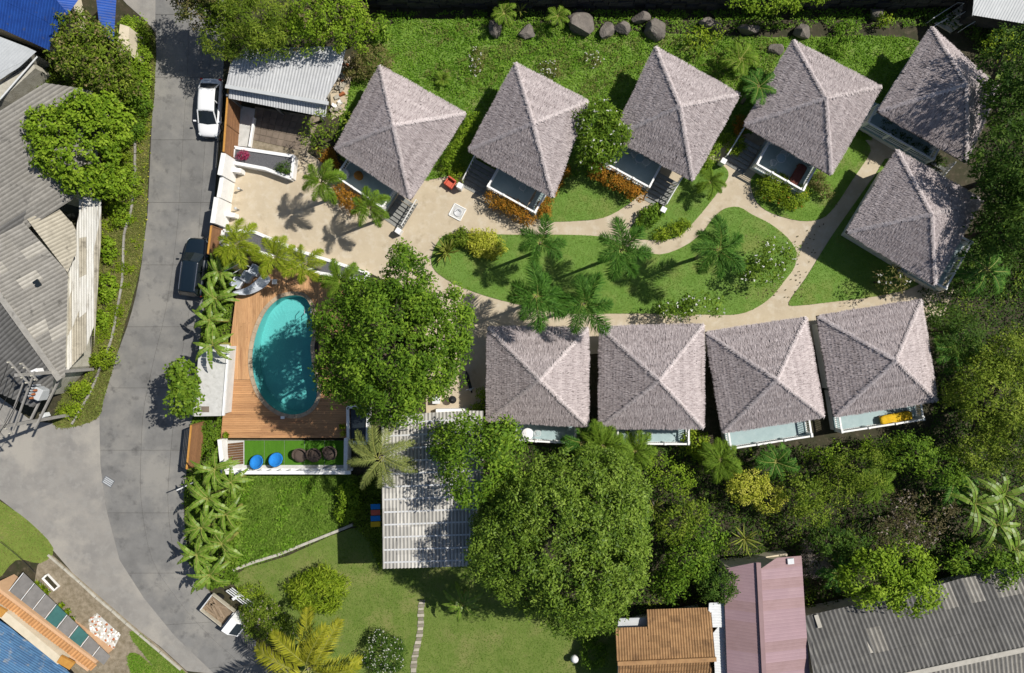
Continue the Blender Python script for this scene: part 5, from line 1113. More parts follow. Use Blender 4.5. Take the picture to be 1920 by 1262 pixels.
# white canvas sail beside the armchairs
t = thing('canvas_sail', 'crumpled white canvas sail stretched above the deck by the pool', 'sail', P(472, 540)); mb = MB(); K = 10; Jn = 5
e0 = [(437, 547), (452, 543), (466, 537), (480, 526), (492, 512), (494, 502)]; e1 = [(440, 551), (460, 553), (476, 549), (490, 542), (500, 535), (508, 524)]
E0, E1 = smooth_poly(e0, 2, False), smooth_poly(e1, 2, False); rr = random.Random(3); vv = []
for i in range(len(E0)):
    for j in range(Jn + 1): x, y = line(E0[i], E1[i], j / Jn); vv.append(P(x, y, ZD + .85 - .25 * math.sin(math.pi * j / Jn) + rr.uniform(-.05, .05)))
mb.add(vv, [(i * (Jn + 1) + j, i * (Jn + 1) + j + 1, (i + 1) * (Jn + 1) + j + 1, (i + 1) * (Jn + 1) + j) for i in range(len(E0) - 1) for j in range(Jn)])
o = mb.build('canvas', 'light_fabric', t); so = o.modifiers.new('s', 'SOLIDIFY'); so.thickness = .012
for x, y in ((437, 549), (508, 524), (494, 502)): MB().tube([P(x, y, ZD), P(x, y, ZD + .95)], .025, 6).build('pole', 'white_metal', t)
t = thing('swing_frame', 'thin white tube frame between palms and armchairs', 'frame', P(440, 515))
pts = [P(417, 511, ZD + 1.3), P(446, 496, ZD + 1.3), P(462, 498, ZD + 1.3), P(436, 513, ZD + 1.3), P(417, 511, ZD + 1.3)]
MB().tube(pts, .03, 6).build('top_frame', 'white_metal', t)
for p in pts[:4]: MB().tube([Vector((p.x, p.y, 0)), p], .028, 6).build('leg', 'white_metal', t)
t = thing('side_table', 'small square white side table beside the sail', 'table', P(518, 529, ZD), local=True); MB().box((0, 0, .4), (.38, .38, .05)).build('table_top', 'white_clean', t)
for a in (-.15, .15):
    for b in (-.15, .15): MB().box((a, b, .19), (.04, .04, .38)).build('leg', 'white_metal', t)
# verandas
def wire_chair(label, px, py, rz, group='white wire furniture on the verandas'):
    t = thing('wire_chair', label, 'chair', P(px, py, ZF), group, rz, local=True)
    MB().tube([(math.cos(a) * .24, math.sin(a) * .24, .45) for a in [i * 6.2832 / 14 for i in range(15)]], .016, 5, False).build('seat_ring', 'white_metal', t)
    mb = MB()
    for k in range(-2, 3): mb.bar((-.22, k * .08, .45), (.22, k * .08, .45), .014, .014)
    mb.build('seat_wires', 'white_metal', t)
    MB().tube([(-.18, -.2, .45), (-.26, -.2, .8), (-.28, 0, .88), (-.26, .2, .8), (-.18, .2, .45)], .016, 5).build('backrest', 'white_metal', t)
    for a in (-.17, .17):
        for b in (-.17, .17): MB().tube([(a, b, .45), (a * 1.2, b * 1.2, 0)], .012, 5).build('leg', 'white_metal', t)
def glass_table(label, px, py, r=.34):
    t = thing('wire_table', label, 'table', P(px, py, ZF), 'white wire furniture on the verandas', local=True)
    MB().lathe([(.01, .7), (r, .7), (r, .72), (.01, .72)], (0, 0, 0), 24).build('table_top', 'veranda_blue', t); MB().tube([(math.cos(a) * r, math.sin(a) * r, .715) for a in [i * 6.2832 / 18 for i in range(19)]], .016, 5, False).build('rim', 'white_metal', t)
    for i in range(3): MB().tube([(math.cos(i * 2.1) * r * .8, math.sin(i * 2.1) * r * .8, .7), (math.cos(i * 2.1) * r, math.sin(i * 2.1) * r, 0)], .013, 5).build('leg', 'white_metal', t)
glass_table('round wire table on the third bungalow veranda', 1196, 301); wire_chair('white wire chair on the third bungalow veranda beside the eave', 1188, 292, .4); wire_chair('white wire chair on the third bungalow veranda towards the steps', 1209, 307, 2.4)
glass_table('round glass table on the fourth bungalow veranda', 1458, 301); wire_chair('white wire chair near the railing of the fourth veranda', 1446, 308, .2); wire_chair('white wire chair behind the glass table on the fourth veranda', 1465, 291, 2.8)
wire_chair('single wire chair on the second bungalow veranda', 980, 354, 1.0)
glass_table('round table on the second lower bungalow veranda', 1199, 815); wire_chair('white wire chair beside the table on the lower veranda', 1215, 811, .2)
t = thing('round_table', 'round white table at the end of the first lower veranda', 'table', P(989, 811, ZF), local=True); MB().lathe([(.02, .70), (.42, .71), (.44, .73), (.42, .75), (.02, .755)], (0, 0, 0), 28).build('table_top', 'white_clean', t, True); MB().lathe([(.22, 0), (.2, .03), (.04, .06), (.04, .7)], (0, 0, 0), 14).build('pedestal', 'white_metal', t, True)
wire_chair('white chair beside the round white table on the first lower veranda', 1008, 811, .1)
t = thing('pouf', 'white eight sided pouf in the corner of the first veranda', 'pouf', P(648, 327, ZF), local=True); MB().lathe([(.26, .03), (.36, .08), (.38, .28), (.32, .40), (.05, .42)], (0, 0, 0), 8).build('pouf_body', 'light_fabric', t); MB().lathe([(.28, 0), (.28, .03)], (0, 0, 0), 8).build('foot_ring', 'old_timber', t)
t = thing('rattan_stool', 'round orange rattan stool beside the white pouf', 'stool', P(674, 331, ZF), local=True); MB().lathe([(.30, 0), (.26, .1), (.24, .22), (.30, .38), (.34, .42), (.30, .45), (.03, .44)], (0, 0, 0), 18).build('stool_body', 'rattan_orange', t, True); MB().lathe([(.26, .452), (.2, .48), (.03, .49)], (0, 0, 0), 18).build('cushion', 'rattan_orange', t, True)
def lounger(label, px, py, z, rz, m, L=2.0, fm='door_wood'):
    t = thing('sun_lounger', label, 'lounger', P(px, py, z), None, rz, local=True)
    for s_ in (-1, 1): MB().bar((-L / 2, s_ * .33, .3), (L / 2, s_ * .33, .3), .06, .07).build('side_rail', fm, t)
    for x in (-L * .42, L * .42):
        for s_ in (-1, 1): MB().box((x, s_ * .33, .14), (.06, .06, .28)).build('leg', fm, t)
    mb = MB(); N = 12; vv = []; rr = random.Random(4)
    for k in (0, 1):
        for i in range(N + 1):
            x = -L / 2 + L * i / N; w_ = .36 * (1 - .35 * max(0, abs(2 * i / N - 1) - .8) / .2)
            for j in range(5): f = -1 + j / 2; vv.append((x, f * w_ * 1.05, .36 + k * (.14 - .05 * f * f + .025 * math.sin(i * 2.1)) + rr.uniform(-.008, .008) + (.25 * max(0, (x / L - .2)))))
    f_ = []; 
    for i in range(N):
        for j in range(4): a = i * 5 + j; f_.append((a, a + 1, a + 6, a + 5)); b = a + (N + 1) * 5; f_.append((b + 5, b + 6, b + 1, b))
        for j in (0, 4): a = i * 5 + j; b = a + (N + 1) * 5; f_.append((a, a + 5, b + 5, b) if j == 0 else (b, b + 5, a + 5, a))
    for i in (0, N):
        for j in range(4): a = i * 5 + j; b = a + (N + 1) * 5; f_.append((b, b + 1, a + 1, a) if i == 0 else (a, a + 1, b + 1, b))
    mb.add(vv, f_); mb.build('cushion', m, t, True); return t
lounger('bright yellow covered lounger on the last lower veranda', 1674, 783, ZF, .19, 'yellow_fabric', 2.4)
lounger('dark red brown lounger at the end of the fourth veranda', 1492, 330, ZF, -2.1, 'brown_fabric', 1.7)
# hammock on veranda 2, cover plate in the yard, planter boxes
t = thing('hammock', 'rolled brown hammock hanging at the end of the second veranda', 'hammock', P(1000, 375, ZF)); a, b = P(1006, 356, ZF + 1.3), P(990, 384, ZF + .95); MB().tube([a.lerp(b, i / 8) - Vector((0, 0, .35 * math.sin(math.pi * i / 8))) for i in range(9)], [.03, .06, .09, .1, .1, .09, .07, .05, .02], 8).build('cloth', 'old_timber', t, True); MB().tube([b, b + Vector((-.15, -.3, .05))], .012, 5).build('rope', 'rope' if 'rope' in MATS else 'low_wall', t)
c = P(858, 398); t = thing('inspection_cover', 'square white framed inspection cover with round lid in the yard', 'cover', (c.x, c.y, .03), rz=math.radians(-28), local=True)
MB().box((0, 0, .02), (1.0, 1.0, .05)).build('slab', 'grey_slab', t)
for a, b in (((-.5, -.5), (.5, -.5)), ((.5, -.5), (.5, .5)), ((.5, .5), (-.5, .5)), ((-.5, .5), (-.5, -.5))): MB().bar((a[0], a[1], .04), (b[0], b[1], .04), .07, .09).build('frame', 'white_paint', t)
MB().lathe([(.05, .05), (.34, .05), (.34, .085), (.27, .09), (.26, .075), (.05, .08)], (.05, 0, 0), 24).build('lid', 'zinc_grey', t, True); MB().tube([(-.2, -.1, .1), (-.05, .2, .12), (.2, .1, .1)], .02, 6).build('handle', 'steel_grey', t)
# potted plants on the deck corners and forecourt
def pot(label, px, py, z, r, m, pm='terracotta', seed=1, hgt=.35):
    rng = np.random.default_rng(seed); c = P(px, py, z); t = thing('potted_plant', label, 'potted plant', c, None, 0, local=True)
    MB().lathe([(r * .6, 0), (r * .8, r * 1.1), (r * .9, r * 1.2), (r * .75, r * 1.2), (.02, r * 1.1)], (0, 0, 0), 14).build('pot', pm, t, True)
    N = 90; a = rng.uniform(0, 6.28, N); d = nrm(np.column_stack([np.cos(a), np.sin(a), rng.uniform(.2, 1.4, N)])); n_ = nrm(np.cross(np.cross(d, [0, 0, 1.0]), d) + rng.normal(0, .2, (N, 3)))
    p = np.column_stack([rng.normal(0, r * .25, (N, 2)), np.full(N, r * 1.15)])
    kind(link('foliage', leaf_mesh('foliage', p, d, n_, rng.uniform(.5, 1, N) * hgt, np.full(N, hgt * .25), rng.normal(.5, .2, N), m), None, t), 'stuff')
pot('yellow green potted plant at the road corner of the deck', 427, 815, ZD, .2, 'lf_lime', seed=1); pot('yellow green potted plant near the trough corner of the deck', 644, 799, ZD, .2, 'lf_lime', seed=2); pot('small yellow potted plant at the deck edge above the trough', 645, 812, ZD, .17, 'lf_yellow', seed=3)
for i, (x, y) in enumerate(((76, 1093), (84, 1100), (92, 1107), (120, 1132), (131, 1145), (140, 1158))):
    pot(('topmost', 'second', 'third', 'fourth', 'fifth', 'last')[i] + ' small green pot in the file beside the awning panels', x, y, .05, .19, 'lf_lime', 'white_metal', 10 + i, .4)
t = thing('white_trough', 'white oblong plant trough on the corner house forecourt', 'trough', P(98, 1090)); MB().bar(P(84, 1080, .25), P(107, 1104, .25), .42, .4).build('trough_body', 'white_paint', t, bevel=.03); MB().bar(P(86, 1082, .46), P(105, 1102, .46), .3, .03).build('soil', 'soil', t)
fcp = thing('shell_mosaic', 'pale mosaic of stones and shells on the corner forecourt', 'mosaic', P(195, 1180)); rr = random.Random(8)
pol = [(166, 1162), (182, 1150), (226, 1190), (214, 1216), (196, 1226), (170, 1190)]
MB().slab(PP(pol, .065), .03).build('bed', 'grey_slab', fcp); qq = scatter(PP(pol), 150, np.random.default_rng(4)); shp = []
for i in range(3):
    mb = MB(); mb.lathe([(.6, 0), (1, .25), (.7, .55), (.1, .65)], (0, 0, 0), 7); me = mb.mesh('stone'); me.materials.append(MATS[('white_paint', 'terracotta', 'stepping')[i]]); shp.append(me)
for x, y in qq:
    o = bpy.data.objects.new('stone', shp[rr.choices((0, 1, 2), (.5, .22, .28))[0]]); COL.objects.link(o); o.parent = fcp; o.location = Vector((x, y, .06)) - WORLD[fcp.name]; s_ = rr.uniform(.05, .13); o.scale = (s_, s_ * rr.uniform(.6, 1), s_ * .7); o.rotation_euler = (0, 0, rr.uniform(0, 6))

# ------------------------------------------------------------------ boulders
def boulder(label, px, py, rx, ry, h, seed, rz=0.0):
    import bmesh
    bm = bmesh.new(); bmesh.ops.create_icosphere(bm, subdivisions=4, radius=1); rng = np.random.default_rng(seed); cut = [Vector(v).normalized() for v in rng.normal(0, 1, (16, 3))]; lim = rng.uniform(.5, .8, 16)
    for v in bm.verts:
        for c_, l in zip(cut, lim):
            k = v.co.dot(c_)
            if k > l: v.co -= c_ * (k - l) * .96
        v.co += v.co.normalized() * float(rng.normal(0, .008))
    me = bpy.data.meshes.new('boulder'); bm.to_mesh(me); bm.free(); o = link('boulder', me, 'rock'); tag(o, label, 'boulder', 'boulders along the retaining wall')
    c = P(px, py); o.location = (c.x, c.y, h * .35); o.scale = (rx / S * 1.3, ry / S * 1.3, h * .8); o.rotation_euler = (0, 0, rz)
boulder('large flat grey boulder, broadest of the rock row', 1088, 50, 31, 23, 1.1, 1, -.15); boulder('round dark boulder between the two small palms at the wall', 988, 63, 15, 13, .8, 2); boulder('dark boulder half in shade beside the spiky shrub', 929, 58, 14, 16, .8, 3)
boulder('rounded boulder right of the large flat one', 1136, 63, 13, 15, .8, 4); boulder('dark boulder in the pair above the third bungalow', 1163, 57, 14, 12, .8, 5); boulder('bulky boulder close above the third bungalow tip', 1224, 58, 21, 18, 1.2, 6); boulder('small boulder behind the bulky one at the wall', 1198, 38, 16, 11, .9, 7)
boulder('pale boulder at the tip of the fourth bungalow', 1499, 64, 16, 14, 1.0, 8); boulder('small pale boulder beside the fan palm and fourth bungalow', 1452, 95, 12, 10, .6, 9); boulder('low dark boulder under the shrubs near the wall', 1330, 50, 18, 11, .8, 10); boulder('long low boulder in the wall shade', 1400, 58, 22, 10, .8, 11); boulder('dark boulder near the corner at the meadow end', 1640, 30, 16, 10, .8, 12)
rub = thing('rubble_heap', 'broken bricks and stones in the passage beside the carport', 'rubble', P(632, 160)); rr = random.Random(12)
mb = MB(); mb.slab(PP([(618, 150), (655, 105), (662, 120), (648, 210), (622, 225)], .06), .08); mb.build('bed', 'yard', rub)
for i in range(34):
    f = rr.random(); x, y = 648 - 18 * f + rr.uniform(-8, 8), 112 + 95 * f
    mb = MB(); mb.box((0, 0, 0), (rr.uniform(.15, .45), rr.uniform(.12, .3), rr.uniform(.1, .3))); mb.v = [tuple(q + rr.uniform(-.03, .03) for q in v) for v in mb.v]
    o = mb.build('stone', rr.choice(('terracotta', 'white_paint', 'stepping', 'low_wall', 'stepping')), rub); p_ = P(x, y, .18); o.matrix_parent_inverse = Matrix(); o.location = p_ - WORLD[rub.name]; o.rotation_euler = (rr.uniform(-.3, .3), rr.uniform(-.3, .3), rr.uniform(0, 6))
# ------------------------------------------------------------------ big trees
def lob(*a): return list(a)
tree('broadleaf_tree', 'large dense dark green tree shading the pool', 'tree', [(745, 650, 112, 122, 11.2, 3.2), (652, 610, 62, 58, 9.8, 2.2), (762, 530, 50, 50, 10.2, 2.0), (828, 605, 60, 62, 10.4, 2.4), (652, 690, 60, 62, 9.6, 2.2), (735, 752, 66, 44, 9.0, 2.0), (822, 685, 50, 58, 9.6, 2.1), (755, 482, 24, 22, 9.8, .9), (690, 560, 50, 40, 10.0, 1.9)], 'lf_mango', .24, .11, .46, 42, 51, tr=.3, inner=.2)
tree('round_tree', 'huge dome shaped green tree beside the long shed', 'tree', [(1055, 1008, 164, 160, 9.2, 4.8), (1100, 1112, 84, 62, 5.6, 2.6), (955, 985, 62, 84, 8.6, 2.6), (1145, 960, 74, 90, 8.4, 2.8)], 'lf_dome', .21, .10, .38, 36, 52, tr=.32, inner=.1, fill=1.25)
tree('broadleaf_tree', 'mid sized round tree overhanging the long shed roof', 'tree', [(893, 858, 80, 82, 10.2, 2.4), (845, 832, 38, 42, 8.6, 1.4), (935, 830, 48, 46, 8.8, 1.6)], 'lf_mango', .26, .11, .5, 32, 53, tr=.2)
tree('almond_tree', 'bright green tree of round leaf rosettes above the workshop roof', 'tree', [(150, 270, 92, 92, 4.2, 2.0), (95, 245, 48, 46, 3.9, 1.4), (200, 230, 46, 50, 4.0, 1.5), (185, 340, 56, 30, 3.6, 1.2), (165, 205, 60, 34, 4.1, 1.4)], 'lf_bright', .27, .16, .27, 18, 54, tr=.2, inner=.5, up=.5, fill=.38)
tree('flowering_tree', 'olive green tree with tan pink blossoms beside the blue roof', 'tree', [(180, 110, 62, 58, 3.6, 1.8), (150, 65, 40, 44, 3.4, 1.4), (215, 155, 46, 34, 3.2, 1.3), (130, 100, 34, 32, 3.2, 1.2)], 'lf_olive', .24, .11, .42, 24, 55, tr=.16, flowers=('lf_pinkish', 520, .2))
tree('feathery_tree', 'dark feathery tree over the road and carport roof', 'tree', [(470, 40, 72, 60, 5.2, 2.2), (420, 68, 36, 40, 4.6, 1.4), (505, 75, 42, 36, 4.8, 1.4), (425, 0, 50, 40, 6.0, 1.8)], 'lf_olive', .28, .06, .40, 38, 56, tr=.22)
tree('bright_tree', 'yellow green tree above the carport and first bungalow', 'tree', [(618, 40, 72, 52, 5.0, 2.2), (665, 50, 40, 38, 4.8, 1.5), (575, 60, 34, 36, 4.8, 1.4), (630, -20, 60, 40, 5.0, 1.8)], 'lf_bright', .18, .09, .38, 34, 57, tr=.2, flowers=('lf_brown', 160, .2))
tree('pale_tree', 'pale olive tree with bare twigs at the top of the road', 'tree', [(372, 20, 34, 34, 5.2, 1.4), (350, -15, 40, 30, 5.2, 1.3), (398, -22, 55, 42, 6.2, 1.8), (345, -45, 50, 40, 6.4, 1.6)], 'lf_pinkish', .18, .09, .34, 30, 58, tr=.12)
tree('roadside_shrub_tree', 'round leaved bush tree leaning over road beside the pump house', 'tree', [(340, 700, 22, 26, 5.0, 1.1), (345, 745, 28, 40, 5.0, 1.3), (352, 722, 20, 30, 4.8, 1.0)], 'lf_round', .26, .18, .27, 16, 59, tr=.1, up=.6, fill=.6, inner=.4)
tree('frangipani_tree', 'leafy tree with white blossoms between second and third bungalow', 'tree', [(1122, 225, 38, 36, 3.6, 1.3), (1118, 280, 36, 36, 3.4, 1.2), (1148, 255, 30, 40, 3.4, 1.1)], 'lf_round', .30, .10, .36, 22, 60, tr=.14, flowers=('lf_white', 60, .13))
tree('sparse_tree', 'sparse small tree with thin leaves beside the carport court', 'tree', [(600, 238, 34, 30, 3.0, .9), (588, 262, 26, 22, 2.8, .7), (628, 225, 26, 18, 3.0, .7)], 'lf_olive', .28, .09, .36, 8, 61, tr=.07, fill=.55)
tree('frangipani_tree', 'open frangipani with white blossoms at the lawn tip by the path', 'tree', [(1455, 478, 40, 28, 2.6, .7), (1430, 508, 40, 26, 2.4, .6)], 'lf_round', .26, .08, .34, 15, 62, tr=.06, fill=.8, flowers=('lf_white', 46, .12))
tree('frangipani_tree', 'open frangipani with blossoms spreading over the lower path', 'tree', [(1310, 572, 46, 20, 2.4, .6), (1262, 580, 34, 16, 2.3, .5)], 'lf_round', .26, .08, .34, 15, 63, tr=.06, fill=.8, flowers=('lf_white', 30, .12))
tree('frangipani_tree', 'small open tree under the corner of the shaded bungalow', 'tree', [(1670, 525, 32, 26, 2.4, .8)], 'lf_pinkish', .26, .08, .34, 9, 64, tr=.06, fill=.7, flowers=('lf_white', 14, .12))
# right hand wood
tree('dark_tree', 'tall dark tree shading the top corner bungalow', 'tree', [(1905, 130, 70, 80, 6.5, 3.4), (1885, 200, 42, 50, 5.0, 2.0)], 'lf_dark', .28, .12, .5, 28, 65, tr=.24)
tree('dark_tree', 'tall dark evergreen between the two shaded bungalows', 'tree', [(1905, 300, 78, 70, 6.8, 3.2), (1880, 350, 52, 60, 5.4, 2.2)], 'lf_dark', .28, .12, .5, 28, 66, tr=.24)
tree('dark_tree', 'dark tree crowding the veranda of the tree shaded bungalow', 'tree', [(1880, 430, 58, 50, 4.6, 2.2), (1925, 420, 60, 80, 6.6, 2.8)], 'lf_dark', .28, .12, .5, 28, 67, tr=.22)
tree('olive_tree', 'big olive green tree at the middle of the right edge', 'tree', [(1862, 745, 80, 90, 4.0, 2.4), (1893, 670, 48, 52, 4.0, 1.8), (1905, 820, 62, 60, 5.0, 2.2), (1835, 845, 50, 40, 4.0, 1.6)], 'lf_olive_light', .22, .09, .44, 36, 68, tr=.25, inner=.3)
tree('olive_tree', 'dark feathery bush tree below the last bungalow corner', 'tree', [(1800, 640, 44, 48, 3.0, 1.5), (1770, 600, 34, 30, 2.6, 1.0)], 'lf_dark', .34, .06, .42, 26, 69, tr=.12)
tree('thicket_tree', 'dark green twin tree above the grey corner roof', 'tree', [(1640, 1085, 60, 48, 5.2, 1.9), (1708, 1108, 46, 44, 5.2, 1.8), (1690, 1060, 60, 34, 4.8, 1.4)], 'lf_bright', .26, .13, .42, 24, 70, tr=.18)
tree('thicket_tree', 'brownish thorny tree amid the lower wood', 'tree', [(1725, 965, 66, 48, 3.0, 1.6), (1680, 995, 46, 34, 2.8, 1.3)], 'lf_brown', .16, .06, .44, 20, 71, tr=.14, fill=.8, flowers=('lf_twig', 120, .12))
tree('thicket_tree', 'grey green loose tree below the third lower veranda', 'tree', [(1615, 875, 58, 36, 3.6, 1.5), (1565, 915, 40, 32, 3.0, 1.2)], 'lf_olive', .18, .07, .42, 26, 72, tr=.13)
tree('thicket_tree', 'mid green tree between yellow tree and last veranda', 'tree', [(1705, 850, 50, 34, 3.6, 1.5), (1765, 880, 42, 34, 3.4, 1.4)], 'lf_mango', .22, .08, .42, 28, 73, tr=.13)
tree('yellow_tree', 'small tree with bright yellow foliage in the lower wood', 'tree', [(1395, 915, 34, 28, 2.8, .9), (1440, 935, 34, 24, 2.6, .8), (1415, 900, 24, 18, 2.9, .6)], 'lf_yellow', .16, .08, .30, 26, 74, tr=.08)
tree('round_tree', 'small dark round tree at the white strip roof', 'tree', [(1342, 1092, 38, 36, 3.4, 1.4)], 'lf_dark', .16, .09, .34, 34, 75, tr=.1)
tree('thicket_tree', 'green tree between dome tree and small dark tree', 'tree', [(1290, 1050, 40, 42, 3.6, 1.5), (1322, 1005, 34, 28, 3.2, 1.1), (1258, 1095, 30, 30, 2.8, 1.1)], 'lf_mango', .24, .11, .40, 22, 76, tr=.12)
tree('thicket_tree', 'bright loose tree right below the second lower veranda', 'tree', [(1230, 880, 44, 30, 1.8, .9), (1270, 900, 34, 30, 1.7, .8)], 'lf_bright', .16, .08, .36, 18, 77, tr=.08, fill=.7)
tree('thicket_tree', 'olive tree filling the bottom right wood edge', 'tree', [(1875, 1065, 44, 30, 3.2, 1.2), (1800, 1050, 34, 24, 2.6, 1.0)], 'lf_mango', .26, .13, .42, 22, 78, tr=.12)
tree('thicket_tree', 'green tree between the yellow tree and the grey green one', 'tree', [(1500, 925, 42, 34, 3.4, 1.3), (1520, 960, 34, 26, 3.0, 1.0)], 'lf_olive', .2, .09, .42, 26, 81, tr=.1)
tree('thicket_tree', 'low dark tree behind the bare bush and pink roof', 'tree', [(1560, 1010, 40, 30, 3.0, 1.2), (1600, 1030, 34, 26, 3.0, 1.0)], 'lf_dark', .26, .10, .42, 22, 82, tr=.1)
tree('thicket_tree', 'leafy tree right of the dome tree in the lower wood', 'tree', [(1265, 985, 34, 30, 3.2, 1.1), (1300, 960, 30, 22, 2.8, .9)], 'lf_olive', .22, .10, .40, 24, 83, tr=.1)
tree('thicket_tree', 'green bush tree below the last veranda railing', 'tree', [(1560, 850, 34, 22, 2.0, .8), (1650, 835, 40, 18, 2.0, .8)], 'lf_bright', .2, .07, .36, 20, 84, tr=.08, fill=.7)
tree('bare_bush', 'bare twiggy grey bush behind the pink roof', 'bush', [(1528, 1045, 30, 34, 2.0, 1.0)], 'lf_twig', .30, .018, .34, 26, 79, tr=.07, stem='stem')
# shrubs and hedges
def shrub(label, lobes, m, L=.14, W=.07, clump=.26, lp=26, seed=1, name='shrub', cat='shrub', group=None, **k):
    return tree(name, label, cat, lobes, m, L, W, clump, lp, seed, group, tr=.04, stem='stem', **k)
def hedge(label, a, b, r, zc, rz, m, seed, n=5, **k):
    lb = [(a[0] + (b[0] - a[0]) * i / (n - 1), a[1] + (b[1] - a[1]) * i / (n - 1), r, r, zc, rz) for i in range(n)]; return shrub(label, lb, m, seed=seed, name='hedge', cat='hedge', lp=20, **k)
hedge('orange leaved hedge along the second bungalow veranda', (924, 372), (988, 406), 15, 1.0, .6, 'lf_orange', 101, 6); hedge('short orange hedge at the end of the second veranda', (1022, 380), (1020, 402), 12, .9, .55, 'lf_orange', 102, 3)
hedge('orange leaved hedge along the third bungalow veranda', (1118, 320), (1194, 362), 15, 1.0, .6, 'lf_orange', 103, 7); hedge('orange hedge in front of the first bungalow veranda', (638, 362), (664, 384), 16, 1.0, .6, 'lf_orange', 104, 3); hedge('orange shrubs at the left corner of the first bungalow', (612, 288), (622, 312), 14, .6, .5, 'lf_orange', 105, 3)
hedge('green hedge between the first and second bungalow', (888, 222), (838, 312), 13, .8, .7, 'lf_bright', 106, 8); hedge('bright hedge strip right of the third bungalow', (1352, 262), (1325, 308), 11, .6, .5, 'lf_bright', 107, 5); hedge('low dark hedge before the half shaded bungalow', (1655, 238), (1760, 305), 13, .5, .45, 'lf_dark', 108, 8); hedge('orange flecked shrubs at the right corner of the fourth veranda', (1530, 335), (1545, 360), 14, .6, .5, 'lf_pinkish', 109, 3); hedge('reddish hedge between third and fourth bungalow', (1386, 228), (1390, 248), 10, .6, .5, 'lf_orange', 110, 3); hedge('thin orange edge hedge along the second bungalow side', (1030, 372), (1062, 320), 6, .4, .35, 'lf_orange', 111, 6)
shrub('clipped round lime shrub beside the fourth bungalow steps', [(1376, 272, 20, 20, .7, .6)], 'lf_lime', seed=112); shrub('broad rounded shrub pair before the fourth veranda', [(1448, 350, 30, 26, .8, .7), (1485, 368, 30, 24, .7, .6)], 'lf_lime', seed=113, flowers=('lf_orange', 30, .1))
shrub('yellow leaved shrub at the lawn head', [(902, 455, 30, 24, .6, .6), (922, 462, 24, 20, .5, .5)], 'lf_yellow', .26, .07, .26, 26, 114); shrub('loose dark green bush behind the spiky rosette at the lawn head', [(862, 448, 22, 18, .6, .5)], 'lf_olive', .2, .08, .26, 22, 145)
shrub('olive bush beside the first bungalow top corner', [(700, 115, 40, 30, .9, .8), (670, 130, 24, 22, .8, .6)], 'lf_pinkish', .16, .07, .3, 26, 115)
shrub('dark bush behind the bright tree at the meadow edge', [(712, 55, 22, 26, 1.2, .9)], 'lf_mango', .3, .14, .34, 16, 116); shrub('bright lime bush with long leaves on the bottom lawn', [(595, 1108, 52, 40, 1.0, 1.0), (615, 1085, 30, 22, 1.0, .8)], 'lf_lime', .36, .07, .34, 30, 117)
shrub('grey green bush hiding the old truck', [(500, 1165, 44, 40, 1.4, 1.2), (535, 1185, 26, 24, 1.2, .9), (478, 1150, 26, 22, 1.2, .8)], 'lf_olive', .16, .06, .3, 28, 118, flowers=('lf_twig', 120, .1)); shrub('dark shrub with white blossoms beside the stepping stones', [(722, 1225, 40, 42, 1.1, 1.0)], 'lf_dark', .16, .06, .28, 26, 119, flowers=('lf_white', 170, .08))
shrub('low leafy bush at the right end of the rough field', [(655, 935, 20, 34, .9, .8), (648, 962, 18, 18, .7, .5)], 'lf_bright', .18, .09, .28, 22, 120); shrub('yellow lime shrub at the second lower veranda corner', [(1300, 828, 24, 22, .9, .8), (1322, 848, 20, 22, .8, .7)], 'lf_lime', .2, .1, .3, 22, 121)
shrub('light green border plants along the garden path', [(1262, 432, 16, 12, .35, .4), (1238, 440, 16, 10, .35, .35), (1282, 424, 12, 12, .35, .35)], 'lf_lime', .26, .06, .22, 14, 122); shrub('mixed bed plants near the third bungalow steps', [(1212, 410, 20, 14, .5, .5), (1228, 396, 18, 12, .45, .4)], 'lf_mango', .24, .08, .24, 16, 123)
shrub('upright yellow shrub in the rock bed above the third bungalow', [(1308, 75, 22, 26, 1.0, .9), (1336, 62, 16, 16, .9, .7)], 'lf_lime', .24, .1, .3, 9, 124, fill=.6); shrub('pale weed clump with white flecks on the meadow', [(895, 115, 12, 26, .3, .25)], 'lf_dry', .14, .06, .22, 12, 125, flowers=('lf_white', 30, .08)); shrub('dry pale weed clump near the second bungalow', [(1030, 130, 20, 18, .3, .25)], 'lf_dry', .14, .05, .22, 10, 126, flowers=('lf_white', 26, .08)); shrub('flecked weed clump near the frangipani', [(1110, 112, 18, 14, .3, .25)], 'lf_dry', .14, .05, .22, 9, 127, flowers=('lf_white', 22, .08))
shrub('wild shrub patch beside the fourth bungalow tip', [(1590, 60, 26, 18, .5, .45), (1570, 85, 24, 16, .5, .4)], 'lf_meadow', .3, .07, .3, 14, 128); shrub('overhanging yellow green shrub on the top wall', [(1440, 5, 70, 14, 2.8, .6), (1510, 0, 40, 12, 2.8, .5)], 'lf_bright', .22, .1, .34, 20, 129); shrub('small leafy shrub on the dark wall near the corner', [(1660, 38, 12, 10, .8, .5)], 'lf_lime', .2, .1, .24, 12, 130)
shrub('magenta leaved plant in the gravel planter', [(455, 292, 10, 8, .95, .3)], 'lf_magenta', .14, .05, .16, 14, 131); shrub('dark small leaved plant in the planter corner', [(532, 315, 14, 11, .95, .35)], 'lf_dark', .12, .05, .18, 18, 132); shrub('green shrub behind the red armchair', [(858, 325, 14, 14, .5, .5)], 'lf_lime', .2, .07, .24, 14, 133)
